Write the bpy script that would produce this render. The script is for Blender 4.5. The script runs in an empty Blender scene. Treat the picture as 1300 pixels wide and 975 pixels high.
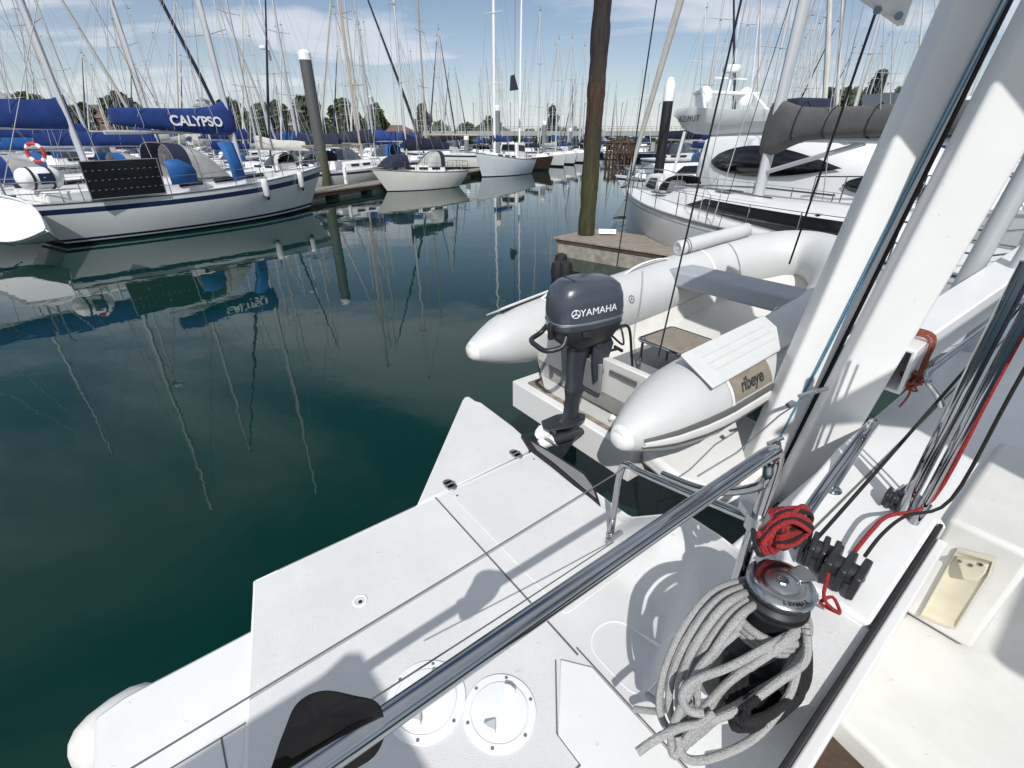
import bpy, bmesh, math, random
from mathutils import Vector, Matrix
random.seed(7)
R = math.radians
PI = math.pi
V = Vector
scene = bpy.context.scene
COL = scene.collection
# ------------------------------------------------------------------ camera geometry
H = 3.0                       # eye height above the water
PITCH = R(27.6)
FPX = 592.0                   # focal length in pixels of a 1300 px wide picture
CP, SP = math.cos(PITCH), math.sin(PITCH)
def ray(x, y):
    dx, dy = x - 650.0, y - 487.5
    return dx, FPX*CP - dy*SP, -(dy*CP + FPX*SP)      # right, forward, up
def G(x, y, z=0.0):           # point at height z
    a, b, c = ray(x, y); t = (z - H)/c
    return V((a*t, b*t, z))
def D(x, y, Y):               # point at forward distance Y
    a, b, c = ray(x, y); t = Y/b
    return V((a*t, Y, H + c*t))
def px(p):
    X, Y, Z = p[0], p[1], H - p[2]
    zc = Y*CP + Z*SP
    return (650 + FPX*X/zc, 487.5 + FPX*(Z*CP - Y*SP)/zc)
AX = V((.796, .605, 0)).normalized(); BX = V((-AX.y, AX.x, 0)); UP = V((0, 0, 1))
def F(s, t, h):               # the catamaran's own axes: s across it, t aft, h below the eye
    p = AX*s + BX*t; return V((p.x, p.y, H - h))
def PF(x, y, h): return G(x, y, H - h)

cam = bpy.data.cameras.new('camera'); camo = bpy.data.objects.new('camera', cam); COL.objects.link(camo)
camo.location = (0, 0, H); camo.rotation_euler = (PI/2 - PITCH, 0, 0)
cam.sensor_width = 36; cam.lens = FPX/1300*36; cam.clip_start = .02; cam.clip_end = 3000
scene.camera = camo
scene.view_settings.view_transform = 'Standard'; scene.view_settings.look = 'None'
scene.view_settings.exposure = 0.05; scene.view_settings.gamma = 1

# ------------------------------------------------------------------ materials
def nt(m):
    m.use_nodes = True; n = m.node_tree; return n, n.nodes, n.links
def mat(name, col, rough=.5, metal=0, var=.0, scale=4.0, bump=0.0, bscale=60.0, coat=0.0, col2=None, detail=6, stretch=None, spec=.5):
    m = bpy.data.materials.new(name); t, N, L = nt(m); b = N['Principled BSDF']
    b.inputs['Base Color'].default_value = (*col, 1); b.inputs['Roughness'].default_value = rough
    b.inputs['Metallic'].default_value = metal; b.inputs['Coat Weight'].default_value = coat
    b.inputs['Coat Roughness'].default_value = .08; b.inputs['Specular IOR Level'].default_value = spec
    tc = N.new('ShaderNodeTexCoord'); src = tc.outputs['Object']
    if stretch:
        mp = N.new('ShaderNodeMapping'); mp.inputs['Scale'].default_value = stretch; L.new(src, mp.inputs['Vector']); src = mp.outputs['Vector']
    if var or col2:
        nz = N.new('ShaderNodeTexNoise'); nz.inputs['Scale'].default_value = scale; nz.inputs['Detail'].default_value = detail; nz.inputs['Roughness'].default_value = .65
        L.new(src, nz.inputs['Vector'])
        r = N.new('ShaderNodeValToRGB'); e = r.color_ramp.elements
        e[0].position = .35; e[1].position = .68
        c2 = col2 or tuple(c*(1 - var) for c in col)
        e[0].color = (*c2, 1); e[1].color = (*col, 1)
        L.new(nz.outputs['Fac'], r.inputs['Fac']); L.new(r.outputs['Color'], b.inputs['Base Color'])
        ma = N.new('ShaderNodeMapRange'); ma.inputs['To Min'].default_value = min(1, rough*1.3); ma.inputs['To Max'].default_value = rough*.8
        L.new(nz.outputs['Fac'], ma.inputs['Value']); L.new(ma.outputs['Result'], b.inputs['Roughness'])
    if bump:
        n2 = N.new('ShaderNodeTexNoise'); n2.inputs['Scale'].default_value = bscale; n2.inputs['Detail'].default_value = 3
        L.new(src, n2.inputs['Vector'])
        bp = N.new('ShaderNodeBump'); bp.inputs['Strength'].default_value = bump; bp.inputs['Distance'].default_value = .01
        L.new(n2.outputs['Fac'], bp.inputs['Height']); L.new(bp.outputs['Normal'], b.inputs['Normal'])
    return m
M = {}
def mk(k, *a, **kw): M[k] = mat(k, *a, **kw)
mk('gelcoat', (.74, .74, .73), .32, var=.07, scale=3.2, bump=.04, bscale=180, coat=.15)
mk('nonslip', (.72, .72, .715), .5, var=.08, scale=3.6, bump=.45, bscale=520, col2=(.64, .64, .63), detail=12)
mk('cream_gelcoat', (.68, .67, .63), .35, var=.12, scale=5, bump=.05)
mk('hull_white', (.72, .73, .73), .22, var=.07, scale=1.2, coat=.3)
mk('hull_cream', (.70, .69, .64), .3, var=.1, scale=1.2)
mk('hull_blue', (.60, .65, .69), .25, var=.08, scale=1.2)
mk('navy', (.012, .025, .075), .25, coat=.3)
mk('black_bottom', (.012, .013, .018), .5, var=.3)
mk('blue_canvas', (.008, .040, .20), .8, var=.35, scale=2.2, bump=1.0, bscale=4, col2=(.006, .026, .13))
mk('teal_canvas', (.008, .10, .32), .7, var=.25, scale=3, bump=.5, bscale=7)
mk('navy_canvas', (.012, .018, .045), .8, var=.3, scale=3, bump=.4, bscale=8)
mk('black_canvas', (.004, .004, .005), .8, var=.4, scale=9, bump=.9, bscale=13, spec=.3)
mk('grey_canvas', (.105, .105, .103), .85, var=.25, scale=2.5, bump=1.0, bscale=5)
mk('green_canvas', (.02, .08, .06), .8, var=.3, scale=3, bump=.4, bscale=8)
mk('cream_canvas', (.52, .51, .47), .8, var=.2, scale=3, bump=.4, bscale=8)
mk('steel', (.42, .43, .45), .07, 1.0, var=.15, scale=14)
mk('dull_steel', (.5, .51, .52), .32, 1.0, var=.2, scale=20)
mk('rigging_wire', (.30, .30, .31), .5)
mk('alloy', (.50, .52, .54), .42, .25, var=.12, scale=3, stretch=(6, 6, .5))
mk('white_paint', (.76, .77, .77), .35, var=.05)
mk('tan_spar', (.42, .35, .25), .45, var=.25, scale=3, stretch=(8, 8, .4))
mk('brown_spar', (.16, .06, .03), .45, var=.25, scale=3)
mk('rubber', (.018, .018, .02), .55, var=.4, scale=30)
mk('black_plastic', (.02, .021, .024), .38, var=.3, scale=18, bump=.08, bscale=120)
mk('window', (.008, .009, .012), .12)
mk('dark_acrylic', (.006, .006, .007), .3, spec=.25)
mk('smoke_glass', (.05, .06, .075), .08, coat=.5)
mk('clear_vinyl', (.42, .42, .40), .15, var=.25, scale=4, coat=.4)
mk('hypalon', (.53, .54, .54), .48, var=.07, scale=3, bump=.16, bscale=11, col2=(.48, .49, .485))
mk('hypalon_cap', (.72, .72, .70), .45, var=.05)
mk('hypalon_grey', (.20, .205, .215), .6, var=.12, scale=6, bump=.1, bscale=200)
mk('dark_strake', (.13, .13, .125), .6, var=.2)
mk('seat_grey', (.34, .365, .40), .6, var=.1, scale=7, bump=.1, bscale=90)
mk('pad_grey', (.58, .59, .58), .6, var=.08, scale=12, bump=.2, bscale=220)
mk('chrome_soft', (.48, .49, .50), .2, 1.0, var=.2, scale=30)
mk('drum_grey', (.06, .062, .066), .35, .6, var=.3, scale=40)
mk('engine', (.045, .054, .072), .28, var=.12, scale=8, coat=.35)
mk('engine_leg', (.03, .035, .045), .4, var=.3, scale=25, coat=.1)
mk('letter_white', (.72, .73, .74), .45)
mk('letter_dark', (.03, .03, .03), .5)
mk('patch', (.26, .225, .175), .6, var=.25, scale=20)
mk('teak', (.26, .19, .13), .6, var=.4, scale=7, stretch=(1, 9, 1), bump=.3, bscale=60)
mk('teak_dark', (.085, .05, .03), .6, var=.6, scale=9, bump=.4, bscale=50)
mk('rope_grey', (.40, .40, .39), .9, var=.2, scale=210, bump=.5, bscale=420)
mk('rope_red', (.58, .025, .03), .85, var=.45, scale=160, bump=.8, bscale=320)
mk('rope_black', (.018, .018, .02), .85, var=.5, scale=150, bump=.8, bscale=300)
mk('rope_blue', (.10, .27, .40), .85, var=.4, scale=150, bump=.5)
mk('rope_orange', (.52, .13, .08), .85, var=.5, scale=140, bump=.8, bscale=300)
mk('yellowed', (.62, .57, .43), .45, var=.2, scale=7)
mk('solar_cell', (.006, .007, .011), .18, coat=.5, var=.3, scale=3)
mk('fender_white', (.70, .71, .72), .4, var=.12, scale=9)
mk('fender_worn', (.72, .72, .71), .4, var=.3, scale=9, col2=(.58, .56, .52))
mk('fender_navy', (.01, .012, .03), .4)
mk('concrete', (.36, .33, .28), .85, var=.45, scale=5, bump=.6, bscale=25)
mk('far_steel', (.20, .215, .22), .6, var=.3, scale=1.2)
mk('pile_cap', (.74, .75, .76), .5)
mk('dark_hull', (.045, .028, .022), .3)
mk('brick', (.23, .10, .07), .85, var=.35, scale=.6)
mk('brown_roof', (.17, .10, .075), .85, var=.3, scale=.9)
mk('grey_roof', (.23, .235, .25), .8, var=.3, scale=.8)
mk('render_wall', (.55, .53, .48), .8, var=.15, scale=.5)
mk('bridge_concrete', (.30, .31, .31), .8, var=.2, scale=.2)
mk('old_timber', (.09, .055, .035), .85, var=.5, scale=2)
mk('red_paint', (.42, .03, .03), .5)
mk('bark', (.09, .07, .05), .9, var=.4, scale=6)
mk('shore_ground', (.10, .11, .07), .9, var=.4, scale=.3)
mk('yellow_paint', (.6, .42, .05), .5)
def wood_plank(name, c1, c2, ax):
    m = mat(name, c1, .8, bump=.5, bscale=40); t, N, L = nt(m); b = N['Principled BSDF']
    tc = N.new('ShaderNodeTexCoord'); mp = N.new('ShaderNodeMapping'); mp.inputs['Scale'].default_value = ax
    nz = N.new('ShaderNodeTexNoise'); nz.inputs['Scale'].default_value = 4; nz.inputs['Detail'].default_value = 8
    r = N.new('ShaderNodeValToRGB'); r.color_ramp.elements[0].position = .3; r.color_ramp.elements[1].position = .72
    r.color_ramp.elements[0].color = (*c2, 1); r.color_ramp.elements[1].color = (*c1, 1)
    L.new(tc.outputs['Object'], mp.inputs['Vector']); L.new(mp.outputs['Vector'], nz.inputs['Vector']); L.new(nz.outputs['Fac'], r.inputs['Fac']); L.new(r.outputs['Color'], b.inputs['Base Color'])
    return m
def specks(k, scale=22, amt=.72, lo=.66, hi=.74):
    m = M[k]; t, N, L = nt(m); b = N['Principled BSDF']; src = b.inputs['Base Color'].links[0].from_socket
    tc = N.new('ShaderNodeTexCoord'); mp = N.new('ShaderNodeMapping'); mp.inputs['Scale'].default_value = (1, 2.6, 1); mp.inputs['Rotation'].default_value = (0, 0, .6)
    nz = N.new('ShaderNodeTexNoise'); nz.inputs['Scale'].default_value = scale; nz.inputs['Detail'].default_value = 4; nz.inputs['Roughness'].default_value = .7
    L.new(tc.outputs['Object'], mp.inputs['Vector']); L.new(mp.outputs['Vector'], nz.inputs['Vector'])
    r = N.new('ShaderNodeValToRGB'); r.color_ramp.elements[0].position = lo; r.color_ramp.elements[1].position = hi
    r.color_ramp.elements[0].color = (1, 1, 1, 1); r.color_ramp.elements[1].color = (amt, amt, amt*.97, 1)
    mx = N.new('ShaderNodeMix'); mx.data_type = 'RGBA'; mx.blend_type = 'MULTIPLY'; mx.inputs[0].default_value = 1
    L.new(nz.outputs['Fac'], r.inputs['Fac']); L.new(src, mx.inputs[6]); L.new(r.outputs['Color'], mx.inputs[7]); L.new(mx.outputs[2], b.inputs['Base Color'])
specks('nonslip'); specks('gelcoat', 17, .78); specks('cream_gelcoat', 13, .74); specks('hypalon', 15, .82); specks('engine_leg', 30, 1.8, .6, .7)
def braid(k, lo=.45):
    m = M[k]; t, N, L = nt(m); b = N['Principled BSDF']; src = b.inputs['Base Color'].links[0].from_socket
    tc = N.new('ShaderNodeTexCoord'); vo = N.new('ShaderNodeTexVoronoi'); vo.inputs['Scale'].default_value = 330; L.new(tc.outputs['Object'], vo.inputs['Vector'])
    r = N.new('ShaderNodeValToRGB'); r.color_ramp.elements[0].color = (1.12, 1.12, 1.12, 1); r.color_ramp.elements[1].color = (lo, lo, lo, 1); r.color_ramp.elements[0].position = .15; r.color_ramp.elements[1].position = .8
    mx = N.new('ShaderNodeMix'); mx.data_type = 'RGBA'; mx.blend_type = 'MULTIPLY'; mx.inputs[0].default_value = 1
    L.new(vo.outputs['Distance'], r.inputs['Fac']); L.new(src, mx.inputs[6]); L.new(r.outputs['Color'], mx.inputs[7]); L.new(mx.outputs[2], b.inputs['Base Color'])
    bp = [n for n in N if n.type == 'BUMP'][0]; bp.invert = True; L.new(vo.outputs['Distance'], bp.inputs['Height']); bp.inputs['Distance'].default_value = .004
for k_ in ('rope_red', 'rope_black', 'rope_orange'): braid(k_)
braid('rope_grey', .70)
M['dock_wood'] = wood_plank('dock_wood', (.33, .28, .235), (.15, .125, .10), (1, 8, 3))
M['far_dock'] = wood_plank('far_dock', (.30, .27, .23), (.16, .14, .12), (1, 4, 3))
def pile_mat():
    m = bpy.data.materials.new('weedy_timber'); t, N, L = nt(m); b = N['Principled BSDF']; b.inputs['Roughness'].default_value = .85
    tc = N.new('ShaderNodeTexCoord'); sp = N.new('ShaderNodeSeparateXYZ'); L.new(tc.outputs['Object'], sp.inputs[0])
    mp = N.new('ShaderNodeMapping'); mp.inputs['Scale'].default_value = (7, 7, .8); L.new(tc.outputs['Object'], mp.inputs['Vector'])
    nz = N.new('ShaderNodeTexNoise'); nz.inputs['Scale'].default_value = 2.2; nz.inputs['Detail'].default_value = 8; L.new(mp.outputs['Vector'], nz.inputs['Vector'])
    n2 = N.new('ShaderNodeTexNoise'); n2.inputs['Scale'].default_value = 5; n2.inputs['Detail'].default_value = 6; L.new(tc.outputs['Object'], n2.inputs['Vector'])
    ad = N.new('ShaderNodeMath'); ad.operation = 'MULTIPLY_ADD'; ad.inputs[1].default_value = 2.6
    L.new(n2.outputs['Fac'], ad.inputs[0]); L.new(sp.outputs['Z'], ad.inputs[2])
    r = N.new('ShaderNodeValToRGB'); e = r.color_ramp.elements
    e[0].position = .0; e[0].color = (.02, .022, .008, 1); e[1].position = 1; e[1].color = (.022, .018, .015, 1)
    for p, c in ((.22, (.042, .044, .012)), (.40, (.038, .036, .013)), (.52, (.032, .023, .015)), (.62, (.062, .027, .016)), (.67, (.028, .021, .016)), (.8, (.02, .017, .015))):
        q = e.new(p); q.color = (*c, 1)
    mr = N.new('ShaderNodeMapRange'); mr.inputs['From Min'].default_value = 1.1; mr.inputs['From Max'].default_value = 8.0
    L.new(ad.outputs[0], mr.inputs['Value']); L.new(mr.outputs['Result'], r.inputs['Fac'])
    mx = N.new('ShaderNodeMix'); mx.data_type = 'RGBA'; mx.blend_type = 'MULTIPLY'; mx.inputs[0].default_value = .8
    r2 = N.new('ShaderNodeValToRGB'); r2.color_ramp.elements[0].position = .3; r2.color_ramp.elements[0].color = (.45, .45, .45, 1); r2.color_ramp.elements[1].color = (1.5, 1.5, 1.5, 1); r2.color_ramp.elements[1].position = .7
    L.new(nz.outputs['Fac'], r2.inputs['Fac']); L.new(r.outputs['Color'], mx.inputs[6]); L.new(r2.outputs['Color'], mx.inputs[7]); L.new(mx.outputs[2], b.inputs['Base Color'])
    bp = N.new('ShaderNodeBump'); bp.inputs['Strength'].default_value = .9; bp.inputs['Distance'].default_value = .05; L.new(nz.outputs['Fac'], bp.inputs['Height']); L.new(bp.outputs['Normal'], b.inputs['Normal'])
    return m
M['weedy_timber'] = pile_mat()
def far_pile_mat():
    m = mat('steel_pile', (.115, .12, .115), .6); t, N, L = nt(m); b = N['Principled BSDF']
    tc = N.new('ShaderNodeTexCoord'); sp = N.new('ShaderNodeSeparateXYZ'); L.new(tc.outputs['Object'], sp.inputs[0])
    nz = N.new('ShaderNodeTexNoise'); nz.inputs['Scale'].default_value = 2; nz.inputs['Detail'].default_value = 6; L.new(tc.outputs['Object'], nz.inputs['Vector'])
    ad = N.new('ShaderNodeMath'); ad.operation = 'MULTIPLY_ADD'; ad.inputs[1].default_value = 1.2; L.new(nz.outputs['Fac'], ad.inputs[0]); L.new(sp.outputs['Z'], ad.inputs[2])
    r = N.new('ShaderNodeValToRGB'); e = r.color_ramp.elements; e[0].position = .1; e[0].color = (.045, .048, .018, 1); e[1].position = .62; e[1].color = (.075, .08, .082, 1)
    q = e.new(.4); q.color = (.07, .07, .04, 1)
    mr = N.new('ShaderNodeMapRange'); mr.inputs['From Max'].default_value = 6; L.new(ad.outputs[0], mr.inputs['Value']); L.new(mr.outputs['Result'], r.inputs['Fac']); L.new(r.outputs['Color'], b.inputs['Base Color'])
    return m
M['steel_pile'] = far_pile_mat()
def leaf_mat(name, c1, c2):
    m = mat(name, c1, .7, col2=c2, scale=1.3, detail=2); return m
M['leaf_dark'] = leaf_mat('leaf_dark', (.055, .085, .028), (.025, .045, .016))
M['leaf_mid'] = leaf_mat('leaf_mid', (.08, .11, .03), (.035, .06, .018))
M['leaf_blue'] = leaf_mat('leaf_blue', (.03, .05, .03), (.015, .03, .018))

# ------------------------------------------------------------------ mesh building
class MB:
    def __init__(s): s.v = []; s.f = []; s.m = []
    def add(s, vs, fs, mi=0):
        o = len(s.v); s.v += [V(p) for p in vs]
        for f in fs: s.f.append([i + o for i in f]); s.m.append(mi)
        return s
    def box(s, c, size, Rm=None, mi=0):
        c = V(c); hx, hy, hz = size[0]/2, size[1]/2, size[2]/2
        vs = [V((x, y, z)) for z in (-hz, hz) for x, y in ((-hx, -hy), (hx, -hy), (hx, hy), (-hx, hy))]
        if Rm is not None: vs = [Rm @ p for p in vs]
        return s.add([p + c for p in vs], [(3, 2, 1, 0), (4, 5, 6, 7), (0, 1, 5, 4), (1, 2, 6, 5), (2, 3, 7, 6), (3, 0, 4, 7)], mi)
    def hexa(s, b, t, mi=0):
        return s.add(list(b) + list(t), [(3, 2, 1, 0), (4, 5, 6, 7), (0, 1, 5, 4), (1, 2, 6, 5), (2, 3, 7, 6), (3, 0, 4, 7)], mi)
    def prism(s, poly, d, mi=0):
        poly = [V(p) for p in poly]; n = len(poly); d = V(d)
        return s.add(poly + [p + d for p in poly], [list(range(n)), [n + i for i in reversed(range(n))]] + [(i, n + i, n + (i + 1) % n, (i + 1) % n) for i in range(n)], mi)
    def loft(s, rings, closed=True, caps=(True, True), mi=0, loop=False):
        n = len(rings[0]); o = len(s.v)
        for r in rings: s.v += [V(p) for p in r]
        k = n if closed else n - 1; nr = len(rings)
        for i in range(nr if loop else nr - 1):
            i2 = (i + 1) % nr
            for j in range(k):
                a, b = i*n + j, i*n + (j + 1) % n; c, d = i2*n + (j + 1) % n, i2*n + j
                s.f.append([o + a, o + b, o + c, o + d]); s.m.append(mi if not callable(mi) else mi(i, j))
        if not loop and closed:
            if caps[0]: s.f.append([o + j for j in reversed(range(n))]); s.m.append(mi if not callable(mi) else 0)
            if caps[1]: s.f.append([o + (nr - 1)*n + j for j in range(n)]); s.m.append(mi if not callable(mi) else 0)
        return s
    def tube(s, pts, r, n=8, caps=(True, True), mi=0, loop=False, flat=1.0):
        pts = [V(p) for p in pts]; rs = r if isinstance(r, (list, tuple)) else [r]*len(pts)
        rings = []; prev = None; N = len(pts)
        for i, p in enumerate(pts):
            if loop: d = (pts[(i + 1) % N] - pts[i - 1])
            else: d = (pts[min(i + 1, N - 1)] - pts[max(i - 1, 0)])
            if d.length < 1e-9: d = V((0, 0, 1))
            d.normalize()
            if prev is None:
                u = d.cross(V((0, 0, 1)))
                if u.length < .05: u = d.cross(V((1, 0, 0)))
            else: u = prev - d*prev.dot(d)
            if u.length < 1e-6: u = d.orthogonal()
            u.normalize(); prev = u; w = d.cross(u)
            rings.append([p + (u*math.cos(2*PI*k/n) + w*math.sin(2*PI*k/n)*flat)*rs[i] for k in range(n)])
        return s.loft(rings, True, caps, mi, loop)
    def lathe(s, prof, c=(0, 0, 0), ax=(0, 0, 1), n=24, mi=0):
        ax = V(ax).normalized(); q = V((0, 0, 1)).rotation_difference(ax); c = V(c)
        rings = [[c + q @ V((r*math.cos(2*PI*k/n), r*math.sin(2*PI*k/n), z)) for k in range(n)] for r, z in prof]
        return s.loft(rings, True, (True, True), mi)
    def sphere(s, c, r, n=12, m=8, mi=0):
        rr = r if isinstance(r, (list, tuple)) else (r, r, r); c = V(c)
        rings = [[c + V((rr[0]*math.sin(PI*i/m)*math.cos(2*PI*k/n), rr[1]*math.sin(PI*i/m)*math.sin(2*PI*k/n), -rr[2]*math.cos(PI*i/m))) for k in range(n)] for i in range(m + 1)]
        rings[0] = [c + (p - c)*1 + V((1e-4*math.cos(k), 1e-4*math.sin(k), 0)) for k, p in enumerate(rings[0])]
        rings[-1] = [p + V((1e-4*math.cos(k), 1e-4*math.sin(k), 0)) for k, p in enumerate(rings[-1])]
        return s.loft(rings, True, (True, True), mi)
    def build(s, name, mats, parent=None, off=None, smooth=40, bevel=0, bseg=2, sub=0, kind=None, label=None):
        me = bpy.data.meshes.new(name); off = V(off) if off is not None else V((0, 0, 0))
        me.from_pydata([p - off for p in s.v], [], s.f)
        if not isinstance(mats, (list, tuple)): mats = [mats]
        for k in mats: me.materials.append(M[k] if isinstance(k, str) else k)
        for p, i in zip(me.polygons, s.m): p.material_index = i; p.use_smooth = bool(smooth)
        me.update()
        bm = bmesh.new(); bm.from_mesh(me); bmesh.ops.recalc_face_normals(bm, faces=bm.faces); bm.to_mesh(me); bm.free()
        if smooth: me.set_sharp_from_angle(angle=R(smooth))
        o = bpy.data.objects.new(name, me); COL.objects.link(o)
        if parent is not None: o.parent = parent
        if bevel:
            b = o.modifiers.new('bevel', 'BEVEL'); b.width = bevel; b.segments = bseg; b.limit_method = 'ANGLE'; b.angle_limit = R(35); b.harden_normals = False
        if sub:
            b = o.modifiers.new('sub', 'SUBSURF'); b.levels = sub; b.render_levels = sub
        if kind: o['kind'] = kind
        if label: o['label'] = label
        return o
def tag(o, label, cat, group=None):
    o['label'] = label; o['category'] = cat
    if group: o['group'] = group
    return o
def thing(name, label, cat, loc=(0, 0, 0), rz=0, group=None):
    o = bpy.data.objects.new(name, None); COL.objects.link(o); o.location = loc; o.rotation_euler = (0, 0, rz); o.empty_display_size = .2
    return tag(o, label, cat, group)
def structure(name, mb, mats, **k):
    o = mb.build(name, mats, **k); o['kind'] = 'structure'; return o
def dup(o, parent=None):
    c = o.copy(); COL.objects.link(c)
    if parent is not None: c.parent = parent; c.matrix_parent_inverse = o.matrix_parent_inverse
    for ch in list(o.children): dup(ch, c)
    return c
def smooth_path(pts, k=6, closed=False):
    pts = [V(p) for p in pts]; n = len(pts); out = []
    rng = range(n) if closed else range(n - 1)
    for i in rng:
        if closed: p0, p1, p2, p3 = pts[i - 1], pts[i], pts[(i + 1) % n], pts[(i + 2) % n]
        else: p0, p1, p2, p3 = pts[max(i - 1, 0)], pts[i], pts[i + 1], pts[min(i + 2, n - 1)]
        for j in range(k):
            t = j/k
            out.append(.5*((2*p1) + (p2 - p0)*t + (2*p0 - 5*p1 + 4*p2 - p3)*t*t + (3*p1 - p0 - 3*p2 + p3)*t**3))
    if not closed: out.append(pts[-1])
    return out
def text_mb(body, size, origin, xdir, ydir, depth=.002, bold=0.0, spacing=1.0, shear=0.0, curve=None):
    cu = bpy.data.curves.new('t', 'FONT'); cu.body = body; cu.size = size; cu.extrude = depth; cu.offset = bold; cu.space_character = spacing; cu.shear = shear
    cu.align_x = 'CENTER'; cu.align_y = 'CENTER'
    o = bpy.data.objects.new('t', cu); COL.objects.link(o)
    dg = bpy.context.evaluated_depsgraph_get(); me = bpy.data.meshes.new_from_object(o.evaluated_get(dg))
    mb = MB(); xd = V(xdir).normalized(); yd = V(ydir).normalized(); zd = xd.cross(yd).normalized(); yd = zd.cross(xd); o0 = V(origin)
    vs = []
    for v in me.vertices:
        p = v.co
        if curve: vs.append(curve(p))
        else: vs.append(o0 + xd*p.x + yd*p.y + zd*p.z)
    mb.add(vs, [list(p.vertices) for p in me.polygons])
    bpy.data.objects.remove(o); bpy.data.curves.remove(cu); bpy.data.meshes.remove(me)
    return mb
def sst(x): x = max(0, min(1, x)); return x*x*(3 - 2*x)
def lerp(a, b, t): return a + (b - a)*t

# ------------------------------------------------------------------ sky, sun
SUN_EL = R(43.5); to_sun = V((-.12, -.993))
SUN_AZ = math.atan2(to_sun.x, to_sun.y)
w = bpy.data.worlds.new('World'); scene.world = w; w.use_nodes = True
N, L = w.node_tree.nodes, w.node_tree.links
bg = N['Background']; bg.inputs['Strength'].default_value = .08
sky = N.new('ShaderNodeTexSky'); sky.sky_type = 'NISHITA'; sky.sun_disc = False; sky.sun_elevation = SUN_EL; sky.sun_rotation = SUN_AZ
sky.air_density = 1.0; sky.dust_density = .25; sky.ozone_density = 2.3
tc = N.new('ShaderNodeTexCoord'); sx = N.new('ShaderNodeSeparateXYZ'); L.new(tc.outputs['Generated'], sx.inputs[0])
def mth(op, a, b=None):
    n = N.new('ShaderNodeMath'); n.operation = op
    for i, q in enumerate((a, b)):
        if q is None: continue
        if isinstance(q, (int, float)): n.inputs[i].default_value = q
        else: L.new(q, n.inputs[i])
    return n.outputs[0]
den = mth('ADD', mth('MAXIMUM', sx.outputs['Z'], 0.0), .10)
cx, cy = mth('DIVIDE', sx.outputs['X'], den), mth('DIVIDE', sx.outputs['Y'], den)
cv = N.new('ShaderNodeCombineXYZ'); L.new(cx, cv.inputs[0]); L.new(cy, cv.inputs[1]); cv.inputs[2].default_value = 3.7
mp = N.new('ShaderNodeMapping'); mp.inputs['Scale'].default_value = (.55, .95, 1); mp.inputs['Rotation'].default_value = (0, 0, R(24)); L.new(cv.outputs[0], mp.inputs['Vector'])
nz = N.new('ShaderNodeTexNoise'); nz.inputs['Scale'].default_value = .95; nz.inputs['Detail'].default_value = 9; nz.inputs['Roughness'].default_value = .52; nz.inputs['Distortion'].default_value = .5; L.new(mp.outputs[0], nz.inputs['Vector'])
rp = N.new('ShaderNodeValToRGB'); rp.color_ramp.elements[0].position = .43; rp.color_ramp.elements[1].position = .61; rp.color_ramp.interpolation = 'EASE'
rp.color_ramp.elements[0].color = (0, 0, 0, 1); rp.color_ramp.elements[1].color = (.80, .80, .80, 1)
L.new(nz.outputs['Fac'], rp.inputs['Fac'])
hz = mth('MULTIPLY', mth('POWER', mth('SUBTRACT', 1.0, mth('MINIMUM', mth('MAXIMUM', sx.outputs['Z'], 0.0), 1.0)), 8.5), .74)
mx = N.new('ShaderNodeMix'); mx.data_type = 'RGBA'; L.new(mth('MAXIMUM', rp.outputs['Color'], hz), mx.inputs[0]); L.new(sky.outputs[0], mx.inputs[6]); mx.inputs[7].default_value = (9.2, 9.7, 10.4, 1)
L.new(mx.outputs[2], bg.inputs['Color'])
sd = bpy.data.lights.new('sun', 'SUN'); sd.energy = 4.1; sd.angle = R(.5); sd.color = (1, .98, .95)
so = bpy.data.objects.new('sun', sd); COL.objects.link(so)
sdir = V((to_sun.x*math.cos(SUN_EL), to_sun.y*math.cos(SUN_EL), math.sin(SUN_EL)))
so.rotation_euler = sdir.to_track_quat('Z', 'Y').to_euler(); so.location = (5, -10, 20)

# ------------------------------------------------------------------ water and far shore
def water_mat():
    m = bpy.data.materials.new('harbour_water'); t, N, L = nt(m); b = N['Principled BSDF']
    b.inputs['Base Color'].default_value = (.0012, .021, .0165, 1); b.inputs['Roughness'].default_value = .015; b.inputs['IOR'].default_value = 1.333
    tc = N.new('ShaderNodeTexCoord')
    nz = N.new('ShaderNodeTexNoise'); nz.inputs['Scale'].default_value = .9; nz.inputs['Detail'].default_value = 3; nz.inputs['Roughness'].default_value = .4; L.new(tc.outputs['Object'], nz.inputs['Vector'])
    n2 = N.new('ShaderNodeTexNoise'); n2.inputs['Scale'].default_value = 3.2; n2.inputs['Detail'].default_value = 2; L.new(tc.outputs['Object'], n2.inputs['Vector'])
    a = N.new('ShaderNodeMath'); a.operation = 'MULTIPLY_ADD'; a.inputs[1].default_value = .18; L.new(n2.outputs['Fac'], a.inputs[0]); L.new(nz.outputs['Fac'], a.inputs[2])
    bp = N.new('ShaderNodeBump'); bp.inputs['Strength'].default_value = .05; bp.inputs['Distance'].default_value = .10
    L.new(a.outputs[0], bp.inputs['Height']); L.new(bp.outputs['Normal'], b.inputs['Normal'])
    return m
M['water'] = water_mat()
structure('water', MB().add([(-900, -60, 0), (900, -60, 0), (900, 1500, 0), (-900, 1500, 0)], [(0, 1, 2, 3)]), 'water', smooth=0)
g = MB()
xs = [-900 + 60*i for i in range(31)]
g.loft([[V((x, 175 + 8*math.sin(x*.013), -.5)), V((x, 179 + 8*math.sin(x*.013), 1.6)), V((x, 240, 2.2 + .5*math.sin(x*.03))), V((x, 1500, 3))] for x in xs], closed=False)
structure('shore', g, 'shore_ground')
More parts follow.
